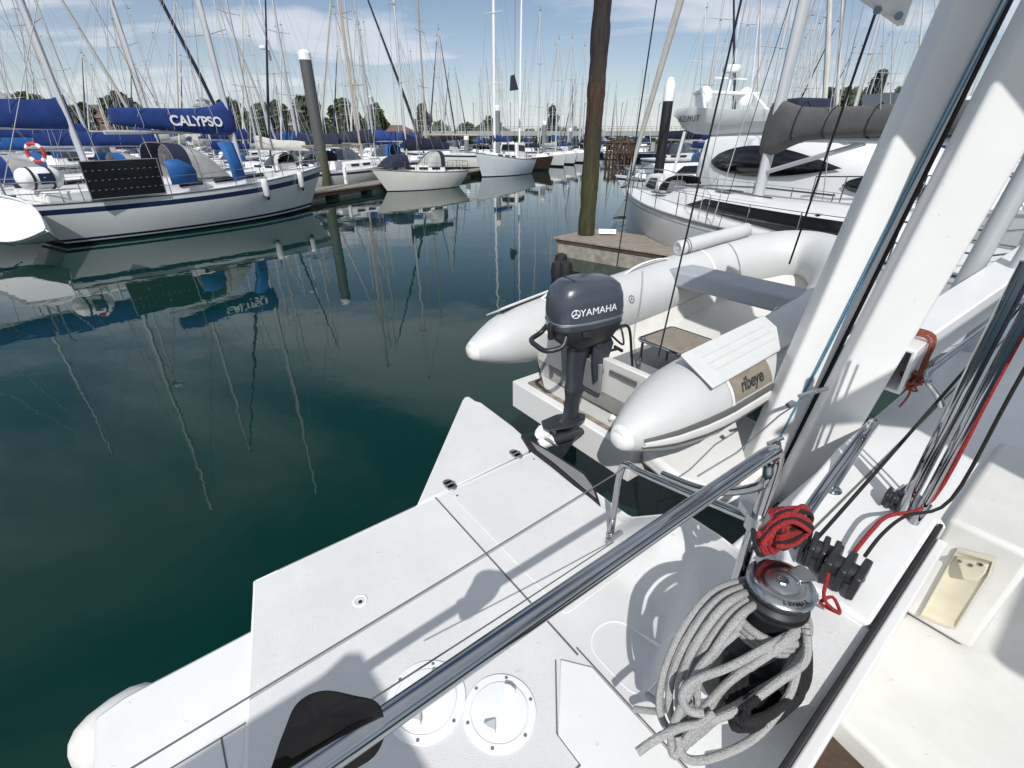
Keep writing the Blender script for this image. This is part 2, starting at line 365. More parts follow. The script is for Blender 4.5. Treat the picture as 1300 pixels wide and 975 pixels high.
# ================================================================== the catamaran we stand on
cat = thing('catamaran', 'white catamaran deck in the foreground with stainless rail, two round hatches and tall white posts', 'catamaran', F(.4, .6, 1.6))
CO = cat.location.copy()
def cp(name, mb, mats, parent=None, **k): return mb.build(name, mats, parent or cat, off=CO, **k)
def deck_h(s, t):             # depth of the moulded deck under the eye
    sc = lerp(.72, 1.02, sst((t - .34)/.2)); k = max(0, min(1, (s - sc)/.17)); q = max(0, min(1, (.87 - t)/.22))
    return 1.40 - lerp(.28, .19, sst((t - .28)/.2))*lerp(k, sst(k), .5)*q
# hull below the deck
hb = MB()
def hring(h, ins):
    return [F(s, t, h) for s, t in ((-.46 + ins, .035), (-.46 + ins, 1.25 - ins), (.05, 1.25 - ins), (.08, 1.42 - ins), (1.20 - ins, 1.42 - ins), (1.22 - ins, .035))]
hb.loft([hring(1.45, 0), hring(1.9, .05), hring(2.6, .12), hring(3.3, .2)])
cp('hull', hb, 'hull_white', bevel=.01)
# lower side deck on the outboard side
sb = MB().prism([F(-.49, -1.5, 1.415), F(-.49, 1.27, 1.415), F(-.42, 1.29, 1.415), F(.02, 1.295, 1.415), F(.0, -1.5, 1.415)], (0, 0, -.06))
cp('side_deck', sb, 'gelcoat', bevel=.012)
sg = MB()
for p, q in (((-.42, 1.00), (.0, 1.00)), ((-.215, 1.0), (-.215, .2))):
    d = (V((*q, 0)) - V((*p, 0))).normalized(); n = V((-d.y, d.x, 0))*.002
    sg.prism([F(p[0] + n.x, p[1] + n.y, 1.4145), F(q[0] + n.x, q[1] + n.y, 1.4145), F(q[0] - n.x, q[1] - n.y, 1.4145), F(p[0] - n.x, p[1] - n.y, 1.4145)], (0, 0, .0012))
cp('deck_seam', sg, 'dark_strake')
# main moulded deck: grid surface
db = MB(); rows = []
ts = [.05 + .03*i for i in range(60)]; ts = [t for t in ts if t < 1.46] + [1.475]
def left_s(t): return -.18 + .145*max(0, min(1, (t - .85)/.62)) if t > .85 else -.18
for t in ts:
    l = left_s(t); ss = [l + (1.27 - l)*i/40 for i in range(41)]
    r = 1.285 if t > .5 else lerp(1.285, 1.20, sst((.5 - t)/.2))
    ss = [l + (r - l)*i/40 for i in range(41)]
    rows.append([F(s, t, deck_h(s, t)) for s in ss])
db.loft(rows, closed=False)
b0 = len(db.v)
for edge in ([r[0] for r in rows], [r[-1] for r in rows], rows[-1]):
    db.loft([edge, [p - V((0, 0, .05)) for p in edge]], closed=False)
for nm_, e_ in (('left', [r[0] for r in rows]), ('aft', rows[-1]), ('right', [r[-1] for r in rows if True])): cp('deck_edge', MB().tube([p - V((0, 0, .0065)) for p in e_], .0078, 10), 'gelcoat')
db.prism([F(-.18, .05, 1.4), F(-.18, -1.2, 1.4), F(.60, -1.2, 1.4), F(.60, .05, 1.4)], (0, 0, -.05))
cp('deck', db, 'nonslip', smooth=50)
# locker lids, seams
def slab(name, poly, h, th, m, bevel=.004, parent=None):
    return cp(name, MB().prism([F(s, t, h + th) for s, t in poly], (0, 0, th)), m, parent, bevel=bevel)
def rrect(s0, s1, t0, t1, r=.03, k=5):
    out = []
    for cs, ct, a0 in ((s1 - r, t1 - r, 0), (s0 + r, t1 - r, 90), (s0 + r, t0 + r, 180), (s1 - r, t0 + r, 270)):
        for i in range(k + 1): a = R(a0 + 90*i/k); out.append((cs + r*math.cos(a), ct + r*math.sin(a)))
    return out
seam = MB()
def seamline(p, q, wd=.003, h=None, hh=.0015):
    p, q = V((*p, 0)), V((*q, 0)); d = (q - p).normalized(); n = V((-d.y, d.x, 0))*wd
    P = [p + n, q + n, q - n, p - n]
    seam.prism([F(a.x, a.y, (h if h else deck_h(a.x, a.y)) - .0005) for a in P], (0, 0, hh))
seamline((.695, 1.474), (.695, .58), .003)
seamline((.04, 1.474), (.60, 1.474), .001)
cp('deck_groove', seam, 'dark_strake')
lid = slab('locker_lid', rrect(.755, 1.235, .70, 1.445, .02), 1.394, .006, 'nonslip', .003)
for s, t in ((.775, 1.42), (.775, .725), (1.215, 1.42)): cp('screw', MB().lathe([(0, 0), (.006, 0), (.005, .003), (0, .003)], F(s, t, 1.3945), n=10), 'dull_steel', lid)
# second locker in front with its finger gap
slab('step_lid', [(.64, .60), (.70, .525), (.70, .10), (.50, .10), (.50, .455)], 1.392, .012, 'gelcoat', .003)
slab('floor_lid', [(.30, .36), (.495, .36), (.495, -.1), (.30, -.1)], 1.395, .006, 'gelcoat', .003)
sm2 = MB()
for p, q in (((.30, .372), (.50, .372)), ((.50, .372), (.50, .46)), ((.50, .46), (.63, .61)), ((.708, .60), (.708, .1))):
    p_, q_ = V((*p, 0)), V((*q, 0)); d = (q_ - p_).normalized(); n = V((-d.y, d.x, 0))*.0022
    sm2.prism([F(a.x, a.y, 1.3995) for a in (p_ + n, q_ + n, q_ - n, p_ - n)], (0, 0, .0016))
cp('lid_gap', sm2, 'dark_strake')
# hand recess, an upright oval set into the deck
rc = MB(); pl = rrect(.735, .90, .36, .61, .075, 8)
cen_ = (sum(p[0] for p in pl)/len(pl), sum(p[1] for p in pl)/len(pl))
def rr_(k, dz): return [F(cen_[0] + (s - cen_[0])*k, cen_[1] + (t - cen_[1])*k, deck_h(cen_[0] + (s - cen_[0])*k, cen_[1] + (t - cen_[1])*k) - dz) for s, t in pl]
rc.loft([rr_(1.0, -.002), rr_(1.0, .0012), rr_(.97, .0022), rr_(.94, .0012), rr_(.94, -.002)], True, (False, False))
cp('hand_recess', rc, 'gelcoat', smooth=60)
# two round inspection hatches with screws and finger knobs
def hatch(s, t, r, ang):
    c = F(s, t, 1.4)
    o = cp('inspection_hatch', MB().lathe([(0, -.002), (r, -.002), (r, .004), (r*.985, .006), (r*.80, .007), (r*.79, .003), (r*.77, .003), (r*.76, .0085), (r*.7, .0095), (0, .0095)], c, n=64), 'white_paint', smooth=30)
    for k in range(6):
        sc = MB()
        a = ang + k*PI/3 + .3; p = c + V((math.cos(a)*r*.9, math.sin(a)*r*.9, .0055))
        sc.lathe([(0, 0), (.0055, 0), (.0045, .0022), (.001, .0022), (0, .0012)], p, n=10); cp('screw', sc, 'dull_steel', o)
    for sg_ in (1, -1):
        d = V((math.cos(ang), math.sin(ang), 0))*sg_; e = V((-d.y, d.x, 0)); z0 = V((0, 0, .009)); k = MB()
        P = lambda u, v_, z: c + d*(u*r) + e*(v_*r) + V((0, 0, .009 + z))
        k.add([P(.20, -.0, 0), P(.60, -.20, 0), P(.64, .0, 0), P(.60, .20, 0), P(.58, -.19, .022), P(.62, 0, .024), P(.58, .19, .022), P(.24, 0, .006)],
              [(0, 1, 2, 3), (0, 7, 4, 1), (1, 4, 5, 2), (2, 5, 6, 3), (3, 6, 7, 0), (7, 6, 5, 4)])
        cp('finger_knob', k, 'white_paint', o, bevel=.004, bseg=3)
hatch(.262, .745, .112, R(70)); hatch(.41, .595, .101, R(62))
# drain hole
cp('drain', MB().lathe([(.0, -.001), (.016, .0005), (.0165, .003), (.022, .004), (.025, .002), (.025, -.001)], PF(457, 763, 1.4), n=28), 'white_paint')
dh = PF(457, 763, 1.4) + V((0, 0, .0012)); cp('drain_cup', MB().lathe([(0, .0), (.0152, .0), (.0152, .0012), (0, .0012)], dh, n=24), 'pad_grey')
cp('drain_hole', MB().lathe([(0, .0), (.007, .0), (.007, .001), (0, .001)], dh + V((.003, -.005, .0012)), n=16), 'rubber')
# hinged triangular stern flap
fl = [(529, 641), (587, 508), (590, 504), (595, 503), (604, 509), (611, 511), (651, 541), (662, 551), (665, 556), (672, 571)]
cp('stern_flap', MB().prism([PF(x, y, 1.402) for x, y in fl], (0, 0, -.05)), 'nonslip', bevel=.006)
for x, y in ((655, 577), (571, 616)):
    c = PF(x, y, 1.4); o = MB()
    for sg_ in (-1, 1):
        o.lathe([(0, 0), (.022, 0), (.022, .004), (.018, .007), (0, .007)], c + BX*.021*sg_, n=18)
    o.box(c + V((0, 0, .0035)), (.044, .042, .007), Matrix.Rotation(math.atan2(AX.y, AX.x), 3, 'Z'))
    o.tube([c - AX*.024 + V((0, 0, .006)), c + AX*.024 + V((0, 0, .006))], .0065, 10)
    cp('flap_hinge', o, 'dull_steel', smooth=30)
# dark rubber fender strip along the inboard edge
rb = MB().prism([PF(x, y, 1.385) for x, y in ((661, 552), (668, 554), (700, 573), (743, 600), (755, 616), (763, 642), (742, 624), (700, 590), (672, 569))], (0, 0, -.05))
cp('edge_strip', rb, 'rubber', bevel=.004)
rb = MB().prism([PF(x, y, 1.381) for x, y in ((674, 560), (701, 576), (741, 602), (752, 617), (757, 632), (738, 616), (704, 587), (682, 571))], (0, 0, -.006))
cp('strip_plate', rb, 'hypalon_grey', bevel=.002)
# ---------------- rails
RT = .0148
rail = [F(-.55, .33, .60), F(-.2, .318, .575), F(.1, .31, .565), F(.4, .305, .56), F(.7, .302, .56), F(.86, .300, .56)]
bend = [F(.905, .30, .566), F(.928, .30, .59), F(.934, .30, .64), F(.934, .30, .8), F(.934, .30, 1.13)]
rl = MB().tube(smooth_path(rail, 4) + smooth_path(bend, 4), RT, 16)
ra = cp('stern_rail', rl, 'steel')
foot = MB().lathe([(0, 0), (.036, 0), (.034, .006), (.022, .012), (.019, .03), (0, .03)], F(.934, .30, 1.14), n=20)
cp('rail_foot', foot, 'steel', ra)
lp = [F(.934, .30, .775), F(.98, .40, .83), F(1.10, .72, .985), F(1.125, .79, 1.01), F(1.138, .825, 1.03), F(1.142, .842, 1.06), F(1.142, .850, 1.15), F(1.142, .852, 1.405)]
lo = cp('lower_rail', MB().tube(smooth_path(lp, 5), .0125, 14), 'steel')
cl = MB().tube([F(.934, .30, .755), F(.934, .30, .795)], .024, 14).box(F(.95, .33, .775), (.02, .05, .02)); cp('rail_clamp', cl, 'dull_steel', lo)
cp('rail_foot', MB().lathe([(0, 0), (.03, 0), (.028, .005), (.018, .012), (.015, .025), (0, .025)], F(1.142, .852, 1.405), n=18), 'steel', lo)
fx = MB().tube([PF(790, 675, 1.33), PF(778, 684, 1.36), PF(770, 690, 1.38)], .008, 8).lathe([(0, 0), (.012, 0), (.012, .012), (0, .012)], PF(774, 687, 1.37), n=12)
cp('wire_shackle', fx, 'dull_steel', lo)
# inner brace under the main rail
br = [F(.90, .30, .60), F(.90, .305, .66), F(.97, .44, .80), F(1.05, .62, .90)]
cp('rail_brace', MB().tube(smooth_path(br, 5), .011, 12), 'steel')
# lifelines: thin plastic covered wires over the deck
for k, (a, b) in enumerate((((60, 1040, 1.02), (800, 590, 1.055)), ((430, 915, .98), (779, 688, 1.36)))):
    p, q = PF(*a), PF(*b)
    cp('lifeline', MB().tube([p, (p + q)/2 - V((0, 0, .004)), q], .0023, 6), 'dark_strake')
# handrail beside the posts
hr = [PF(1012, 668, 1.0), PF(1040, 628, .96), PF(1075, 580, .88), PF(1098, 549, .83), PF(1107, 539, .83), PF(1108, 540, .87), PF(1090, 566, 1.0), PF(1056, 619, 1.1)]
h_ = cp('handrail', MB().tube(smooth_path(hr, 5), .0165, 14), 'steel')
cp('rail_foot', MB().lathe([(0, 0), (.032, 0), (.03, .005), (.02, .012), (0, .012)], PF(1056, 621, 1.1), n=18), 'steel', h_)
# aft crossbeam and bridge deck beyond the hull
E = MB(); rows = []
bd = [F(1.24, .36, 1.1), F(1.24, .06, 1.1)]
E.prism([F(1.24, .30, 1.10), F(1.45, .40, 1.10), F(2.0, .44, 1.10), F(4.8, .44, 1.10), F(4.8, -.14, 1.10), F(1.79, -.14, 1.10), F(1.79, .065, 1.10), F(1.20, .058, 1.10), F(1.20, .30, 1.10)][::-1], (0, 0, -.10))
cp('bridge_deck', E, 'gelcoat', bevel=.012, bseg=3)
cr = MB().prism([F(1.15, .48, 1.60), F(4.8, .48, 1.60), F(4.8, .08, 1.60), F(1.15, .08, 1.60)], (0, 0, .36)); cp('crossbeam', cr, 'gelcoat', bevel=.02)
gp = MB().prism([F(1.3, .30, 1.0988), F(4.6, .30, 1.0988), F(4.6, .293, 1.0988), F(1.3, .293, 1.0988)], (0, 0, .0014)); cp('deck_seam', gp, 'dark_strake')
gk = MB()
gk.prism([F(.66, .052, 1.18), F(1.785, .062, 1.18), F(1.785, .050, 1.18), F(.66, .040, 1.18)], (0, 0, .083)); cp('coaming_trim', gk, 'rubber', bevel=.003)
cv_ = MB().prism([F(.60, .039, 1.95), F(1.785, .049, 1.95), F(1.785, .02, 1.95), F(.60, .01, 1.95)], (0, 0, .80)); cp('coaming', cv_, 'gelcoat', bevel=.006)
# cockpit locker with hand recess
def LK(u, v_, w=0):           # face of the locker: u along t from 0 (aft) to 1, v down
    return F(1.78 - w, lerp(.045, -.15, u), lerp(1.07, 1.50, v_))
lk = MB().prism([F(1.785, .05, 1.5), F(1.785, -.155, 1.5), F(2.5, -.155, 1.5), F(2.5, .05, 1.5)], (0, 0, .433)); lko = cp('cockpit_locker', lk, 'cream_gelcoat', bevel=.018, bseg=3)
def facep(x, y):              # pixel onto the locker face plane s = const
    a, b, c = ray(x, y); d = V((a, b, c)); s0 = 1.783; t = s0/d.dot(AX); return V((0, 0, H)) + d*t
fr = [facep(*p) for p in ((1216, 698), (1262, 710), (1256, 728), (1213, 796), (1170, 780))]
fm = MB(); outw = -AX
cen = sum(fr, V())/len(fr)
def shr(k, o): return [cen + (p - cen)*k + outw*o for p in fr]
fm.loft([shr(1.06, .002), shr(1.04, .010), shr(.98, .011), shr(.92, .006), shr(.86, .004)], True, (False, True))
cp('recess_frame', fm, 'yellowed', lko, smooth=40)
tg = [facep(*p) + outw*.014 for p in ((1217, 702), (1258, 712), (1254, 722), (1243, 733), (1226, 730))]
cp('recess_catch', MB().prism(tg, outw*.018), 'yellowed', lko, bevel=.004)
for x, y in ((1222, 706), (1236, 711), (1249, 710)): cp('screw', MB().lathe([(0, 0), (.006, 0), (.005, .004), (0, .004)], facep(x, y) + outw*.032, ax=outw, n=10), 'steel', lko)
# bench and floor of the cockpit
bn = MB().prism([F(1.235, .035, 1.86), F(3.2, .035, 1.86), F(3.2, -1.5, 1.86), F(.98, -1.5, 1.86)], (0, 0, .345)); cp('cockpit_bench', bn, 'cream_gelcoat', bevel=.02, bseg=3)
fo = MB().prism([F(.5, .02, 2.0), F(1.4, .02, 2.0), F(1.4, -1.6, 2.0), F(.5, -1.6, 2.0)], (0, 0, .40)); cp('cockpit_floor', fo, 'teak_dark')
# ---------------- posts of the stern arch
def post(name, b, t, wx, wy, rot, extra=None):
    d = t - b; Rm = Matrix.Rotation(rot, 3, 'Z'); rings = []
    for k in range(5):
        c = b + d*(k/4); wk = 1 + .0*k; r = []
        for i in range(24):
            a = 2*PI*i/24; ca, sa = math.cos(a), math.sin(a); e = .26
            r.append(c + Rm @ V((math.copysign(abs(ca)**e, ca)*wx*wk/2, math.copysign(abs(sa)**e, sa)*wy*wk/2, 0)))
        rings.append(r)
    o = cp(name, MB().loft(rings), 'gelcoat', smooth=35); return o
p1b, p1t = V((1.30, 2.0, H - 1.62)), V((1.60, 2.0, H + .75))
p1 = post('arch_post', p1b, p1t, .155, .14, R(-14))
p2b, p2t = V((1.43, 1.84, H - 1.62)), V((1.64, 1.66, H + .94))
p2 = post('arch_post', p2b, p2t, .18, .12, R(-20))
# blue control lines down the first post with their fitting
nf = Matrix.Rotation(R(-14), 3, 'Z') @ V((0, -1, 0)); xf = Matrix.Rotation(R(-14), 3, 'Z') @ V((1, 0, 0))
def onp(k, u): return p1b + (p1t - p1b)*k + nf*.077 + xf*u
yf = Matrix.Rotation(R(-14), 3, 'Z') @ V((0, 1, 0))
chn = MB()  # black strip along the right edge of the first post
chn.loft([[onp(k, .0785) + yf*a + xf*b for a, b in ((.016, 0), (.016, .012), (.075, .012), (.075, 0))] for k in (0, .25, .5, .75, 1)])
cp('post_strip', chn, 'rubber')
for u0, u1 in ((.035, .060), (.047, .078)):
    cp('control_line', MB().tube([onp(.13, .005), onp(.3, u0*.6), onp(.62, u0), onp(1, u1)], .0032, 6), 'rope_blue')
ft = MB().tube([onp(.115, -.03), onp(.135, .02)], .012, 10).lathe([(0, 0), (.02, 0), (.02, .012), (0, .012)], onp(.12, .0), nf, 14).tube(smooth_path([onp(.1, -.02), onp(.09, .01), onp(.11, .03), onp(.125, .0)], 4), .004, 6)
cp('line_fitting', ft, 'dull_steel')
wr = [PF(885, 605, 1.15), PF(935, 575, 1.05), PF(990, 527, .95), PF(1036, 497, .93)]
cp('guy_wire', MB().tube(wr, .0035, 6), 'dull_steel')
tb = MB().tube([PF(1015, 503, .93), PF(1050, 493, .93)], .009, 10).lathe([(0, 0), (.011, 0), (.011, .03), (0, .03)], PF(1000, 515, .94), (1, .5, .3), 10)
cp('turnbuckle', tb, 'dull_steel')
# padeye near the top of the first post, with white bracket
bk = MB().prism([D(1090, -8, 1.93), D(1148, 32, 1.93), D(1160, -2, 1.93), D(1150, -40, 1.93), D(1085, -40, 1.93)], (0, .03, 0)); bko = cp('post_bracket', bk, 'gelcoat', bevel=.004)
bt = MB()
for x, y in ((1114, 13), (1141, 20)): bt.tube([D(x, y, 1.90), D(x, y, 1.97)], .012, 12)
cp('bolt', bt, 'steel', bko)
ey = MB(); c0 = onp(.875, -.02)
ey.tube([c0 + V((.0, 0, -.03)), c0 + V((0, -.03, -.01)), c0 + V((0, -.035, .02)), c0 + V((0, 0, .045))], .009, 10).lathe([(0, 0), (.02, 0), (.016, .01), (0, .01)], c0, nf, 14)
cp('padeye', ey, 'dull_steel')
# tapered lifting arm with open white end
e0 = PF(1133, 452, .82); e1 = PF(1330, 318, .62)
dv = (e1 - e0).normalized(); sv = dv.cross(UP).normalized(); uv = sv.cross(dv)
def sq(c, a, b): return [c + sv*a*sx_ + uv*b*sz_ for sx_, sz_ in ((-1, -1), (1, -1), (1, 1), (-1, 1))]
cp('lifting_arm', MB().loft([sq(e0 + dv*.12, .075, .085), sq(e1 + dv*1.2, .085, .095)]), 'gelcoat', bevel=.008)
er = MB().loft([sq(e0 + dv*.13, .083, .093), sq(e0 - dv*.10, .10, .098), sq(e0 - dv*.12, .102, .10), sq(e0 - dv*.12, .088, .086), sq(e0 - dv*.0, .07, .07), sq(e0 + dv*.06, .03, .035)], True, (True, True))
ar = cp('arm_end', er, 'gelcoat', bevel=.004)
ps = MB().tube([e0 + uv*.1 - dv*.02, e0 + uv*.145 - dv*.02], .006, 8); cp('arm_pin', ps, 'dull_steel', ar)
# vertical stainless tubes beside the cockpit
for (x, y, h, r, nm) in ((1144, 652, 1.1, .019, 'steel_post'), (1160, 664, 1.1, .013, 'steel_post')):
    p = PF(x, y, h); cp(nm, MB().tube([p, p + V((0, 0, .83))], r, 18), 'steel')
pb = PF(1146, 655, 1.1)
cp('post_base', MB().prism([PF(1128, 634, 1.097), PF(1150, 616, 1.097), PF(1183, 645, 1.097), PF(1165, 668, 1.097)], (0, 0, .012)), 'steel', bevel=.004)
# grey stanchions behind the arm
for x, y, Y, wd in ((1222, 330, 2.75, .05), (1262, 352, 2.55, .035)):
    p = D(x, y, Y); cp('arch_strut', MB().tube([p - V((0, 0, .8)), p + V((.25, -.1, 2.4))], wd, 16), 'alloy')
st = [PF(1190, 500, .86), PF(1182, 480, .80), PF(1172, 468, .80)]
cp('arm_stay', MB().tube(smooth_path([PF(1195, 515, .95), PF(1190, 500, .9), PF(1177, 477, .83), PF(1200, 455, .8), PF(1300, 380, .72)], 5), .013, 12), 'steel')
# unseen panels added and shaped only to shade posts, aft deck, bench and side deck
cp('shade_panel', MB().prism([F(1.70, -.40, -.80), F(2.12, -.40, -.80), F(2.15, .60, -.80), F(1.76, .55, -.80)][::-1], (0, 0, .05)), 'gelcoat', bevel=.015)
cp('shade_panel', MB().prism([F(.65, -.84, -.80), F(3.6, -.84, -.80), F(3.6, -1.75, -.80), F(.74, -1.75, -.80), F(1.0, -1.15, -.80), F(.85, -.98, -.80)], (0, 0, .05)), 'gelcoat', bevel=.015)
cp('shade_panel', MB().prism([F(.12, -1.98, -.80), F(2.0, -1.98, -.80), F(2.0, -2.6, -.80), F(.12, -2.6, -.80)], (0, 0, .05)), 'gelcoat', bevel=.015)
cp('canopy', MB().prism([F(-2.6, -.36, -.28), F(-1.5, -.30, -.28), F(-1.20, -.295, -.28), F(-1.12, -.27, -.28), F(-1.08, -.30, -.28), F(-1.07, -.48, -.28), F(-1.04, -1.1, -.28), F(-2.6, -1.1, -.28)], (0, 0, .03)), 'navy_canvas', bevel=.01)  # unseen added sheet, its edge cut to cast the side deck shadow
# ---------------- winch
wc = F(.905, .205, 0); wz = H - 1.09
W = lambda z: V((wc.x, wc.y, wz + z))
wn = cp('winch', MB().lathe([(0, -.14), (.112, -.14), (.110, -.10), (.10, -.06), (.098, .012), (.090, .02), (.080, .028), (.064, .075), (.058, .12), (.062, .150), (.070, .165), (.070, .17), (0, .17)], W(0), n=48), 'black_plastic', smooth=50)
cp('self_tailer', MB().lathe([(.0, .168), (.060, .168), (.066, .175), (.066, .180), (.056, .187), (.056, .196), (.067, .203), (.070, .210), (.068, .2165), (0, .2165)], W(0), n=56), 'drum_grey', wn, smooth=40)
tp = MB().lathe([(.034, .2150), (.070, .2150), (.0705, .219), (.067, .2235), (.056, .2265), (.039, .2275), (.034, .226)], W(0), n=64); cp('winch_top', tp, 'chrome_soft', wn, smooth=40)
cp('winch_socket', MB().lathe([(0, .216), (.034, .216), (.0345, .2272), (.027, .230), (.022, .2305), (0, .2305)], W(0), n=32), 'dull_steel', wn, smooth=40)
cp('socket_bolt', MB().lathe([(0, .230), (.013, .230), (.013, .2335), (.008, .2335), (.007, .231), (0, .231)], W(0), n=8), 'steel', wn)
sa = MB()
for k in range(9):
    pass
arm_d = V((math.cos(R(18)), math.sin(R(18)), 0)); an = V((-arm_d.y, arm_d.x, 0))
sa.prism([W(.2262) + arm_d*.030 + an*.018, W(.2262) + arm_d*.074 + an*.022, W(.2262) + arm_d*.079, W(.2262) + arm_d*.074 - an*.025, W(.2262) + arm_d*.032 - an*.016], (0, 0, .007))
cp('feeder_arm', sa, 'chrome_soft', wn, bevel=.003)
# maker's lettering round the edge of the winch top
lt = MB(); word = 'LEWMAR'
for i, chh in enumerate(word):
    a = R(-112 + (i)*9.5); c = W(.2262) + V((math.cos(a), math.sin(a), 0))*.058
    lt2 = text_mb(chh, .013, c, V((-math.sin(a), math.cos(a), 0)), -V((math.cos(a), math.sin(a), 0))*1.0, .0006, .0004)
    lt.add(lt2.v, lt2.f)
cp('winch_lettering', lt, 'rubber', wn, smooth=0)
# ---------------- rope clutches / turning blocks beside the winch
def block(x, y, h, L_, wd, ht, rot, name='turning_block'):
    c = PF(x, y, h); Rm = Matrix.Rotation(rot, 3, 'Z'); mb = MB()
    for q in (-1, 0, 1):
        pts = [V((-L_/2, 0, 0)), V((-L_*.42, 0, ht*.8)), V((-L_*.1, 0, ht)), V((L_*.32, 0, ht*.92)), V((L_/2, 0, ht*.35)), V((L_/2, 0, 0))]
        mb.prism([c + Rm @ (p + V((0, q*wd*.36 - wd*.1, 0))) for p in pts], Rm @ V((0, wd*.2, 0)))
    o = cp(name, mb, 'black_plastic', bevel=.004)
    sh = MB().tube([c + Rm @ V((-L_*.12, -wd*.44, ht*.55)), c + Rm @ V((-L_*.12, wd*.44, ht*.55))], ht*.36, 16); cp('sheave', sh, 'rubber', o)
    pn = MB().tube([c + Rm @ V((-L_*.12, -wd*.5, ht*.55)), c + Rm @ V((-L_*.12, wd*.5, ht*.55))], .006, 10); cp('axle', pn, 'steel', o)
block(1068, 735, 1.09, .125, .095, .085, R(40)); block(1040, 712, 1.09, .10, .075, .08, R(50)); block(1132, 640, 1.09, .07, .055, .055, R(40)); block(1022, 700, 1.09, .13, .035, .06, R(52))
cp('red_bail', MB().tube(smooth_path([PF(1052, 728, 1.02), PF(1046, 760, 1.04), PF(1066, 778, 1.06), PF(1057, 758, 1.05), PF(1042, 766, 1.06), PF(1066, 779, 1.07)], 4), .0045, 8), 'rope_red')
# ================================================================== loose gear on the catamaran
# black canvas cover on the rail
cvb = MB(); A0 = PF(440, 935, .63)
out = [(345, 975, .62), (352, 952, .60), (365, 930, .575), (372, 896, .56), (392, 884, .55), (420, 880, .54), (452, 885, .53), (480, 889, .53), (489, 905, .54), (478, 913, .56), (448, 936, .58), (410, 963, .60), (365, 1000, .63), (335, 1000, .64)]
rings = []
ctr = sum((PF(*p) for p in out), V())/len(out)
for k, (sc_, dz) in enumerate(((.55, -.095), (.90, -.06), (1.0, -.03), (1.0, .0), (.97, .010), (.75, .017), (.3, .020), (.04, .021))):
    ring = []
    for i, p in enumerate(out):
        q = PF(*p); ring.append(ctr + (q - ctr)*sc_ + V((0, 0, dz + .006*math.sin(i*2.1 + k))))
    rings.append(ring)
cvr = MB().loft(rings).build('canvas_cover', 'black_canvas', off=ctr, sub=2, smooth=180); cvr.location = ctr
tag(cvr, 'black canvas bag folded over and strapped to the stainless rail', 'canvas bag')
for (s_) in (.0, .035):
    c = lerp(F(.1, .31, .565), F(-.2, .318, .575), .58 + s_*3.1)
    stp = MB(); dd = (F(.1, .31, .565) - F(-.2, .318, .575)).normalized(); e1_ = dd.cross(UP).normalized(); e2_ = e1_.cross(dd)
    stp.loft([[c + dd*o_ + (e1_*math.cos(2*PI*k/20) + e2_*math.sin(2*PI*k/20))*r_ for k in range(20)] for o_, r_ in ((-.009, .0172), (-.009, .0215), (.009, .0215), (.009, .0172))], True, (False, False))
    stp.build('strap', 'rubber', cvr, off=ctr)
# grey rope coil hung from the winch
def rope_coil():
    mb = MB(); rnd = random.Random(5)
    def seg(pts, r=.0086): mb.tube(smooth_path(pts, 7), r, 9)
    # (x, y, h) points; the strands hang down on the left, lie on the deck and run back up under the drum
    for k in range(5):
        o = k*9; z = .012*(k % 3)
        seg([PF(952 + o*.5, 735 + o*.7, .93), PF(905 + o, 752 + o*.8, .92 - z), PF(866 + o*1.2, 800 + o*.6, .97 - z), PF(842 + o*1.2, 856 + o*.4, 1.06 - z), PF(838 + o*1.5, 905 + o*.2, 1.12 - z), PF(860 + o*1.5, 932 - o*.7, 1.13 - z), PF(892 + o*1.2, 900 - o*1.2, 1.08 - z), PF(930 + o, 862 - o, 1.02 - z), PF(985 + o*.6, 825 - o*.6, .955 - z*.5), PF(1018 + o*.2, 800 - o, .945)])
    for k in range(4):
        o = k*8
        seg([PF(1020 + o*.2, 782 + o, .93), PF(1022, 815 + o, .97), PF(1005 - o*.6, 850 + o*.6, 1.01), PF(960 - o, 880 + o*.9, 1.05), PF(915 - o*1.4, 908 + o*.7, 1.09), PF(880 - o, 935 + o, 1.12), PF(868 - o*.6, 912 + o*.6, 1.10), PF(880 - o*.5, 868 + o, 1.04), PF(915 - o, 820 + o, .985), PF(945 - o*.4, 778 + o, .945)])
    seg([PF(893, 905, 1.03), PF(875, 902, 1.03), PF(866, 885, 1.0), PF(880, 865, .98), PF(930, 845, .97), PF(985, 815, .95), PF(1022, 795, .94)])
    seg([PF(905, 905, 1.06), PF(888, 918, 1.07), PF(860, 925, 1.08), PF(830, 940, 1.10), PF(809, 955, 1.115)])
    seg([PF(860, 935, 1.1), PF(870, 962, 1.12), PF(905, 962, 1.12), PF(960, 935, 1.09), PF(1000, 885, 1.03), PF(1012, 850, .99)])
    seg([PF(806, 900, 1.36), PF(835, 903, 1.30), PF(850, 897, 1.22)]); seg([PF(822, 882, 1.36), PF(836, 893, 1.3)])
    for k in range(3):
        zc = .085 + .019*k; r = .074 + .002*k
        mb.tube([W(zc) + V((math.cos(2*PI*i/30)*r, math.sin(2*PI*i/30)*r, 0)) for i in range(30)], .0095, 9, loop=True)
    return mb
rc_o = rope_coil().build('rope_coil', 'rope_grey', off=W(0)); rc_o.location = W(0)
tag(rc_o, 'thick grey rope coiled and hung round the chrome winch', 'rope')
bkc = MB(); rnd = random.Random(3)
for k in range(7):
    pts = []
    for i in range(14):
        a = 2*PI*i/14; x = 972 + (46 - k*3)*math.cos(a) + rnd.uniform(-5, 5); y = 893 + (24 - k)*math.sin(a) - (x - 972)*.45 + rnd.uniform(-4, 4)
        pts.append(PF(x, y, 1.105 - .012*k))
    bkc.tube(smooth_path(pts, 3, True), .009, 8, loop=True)
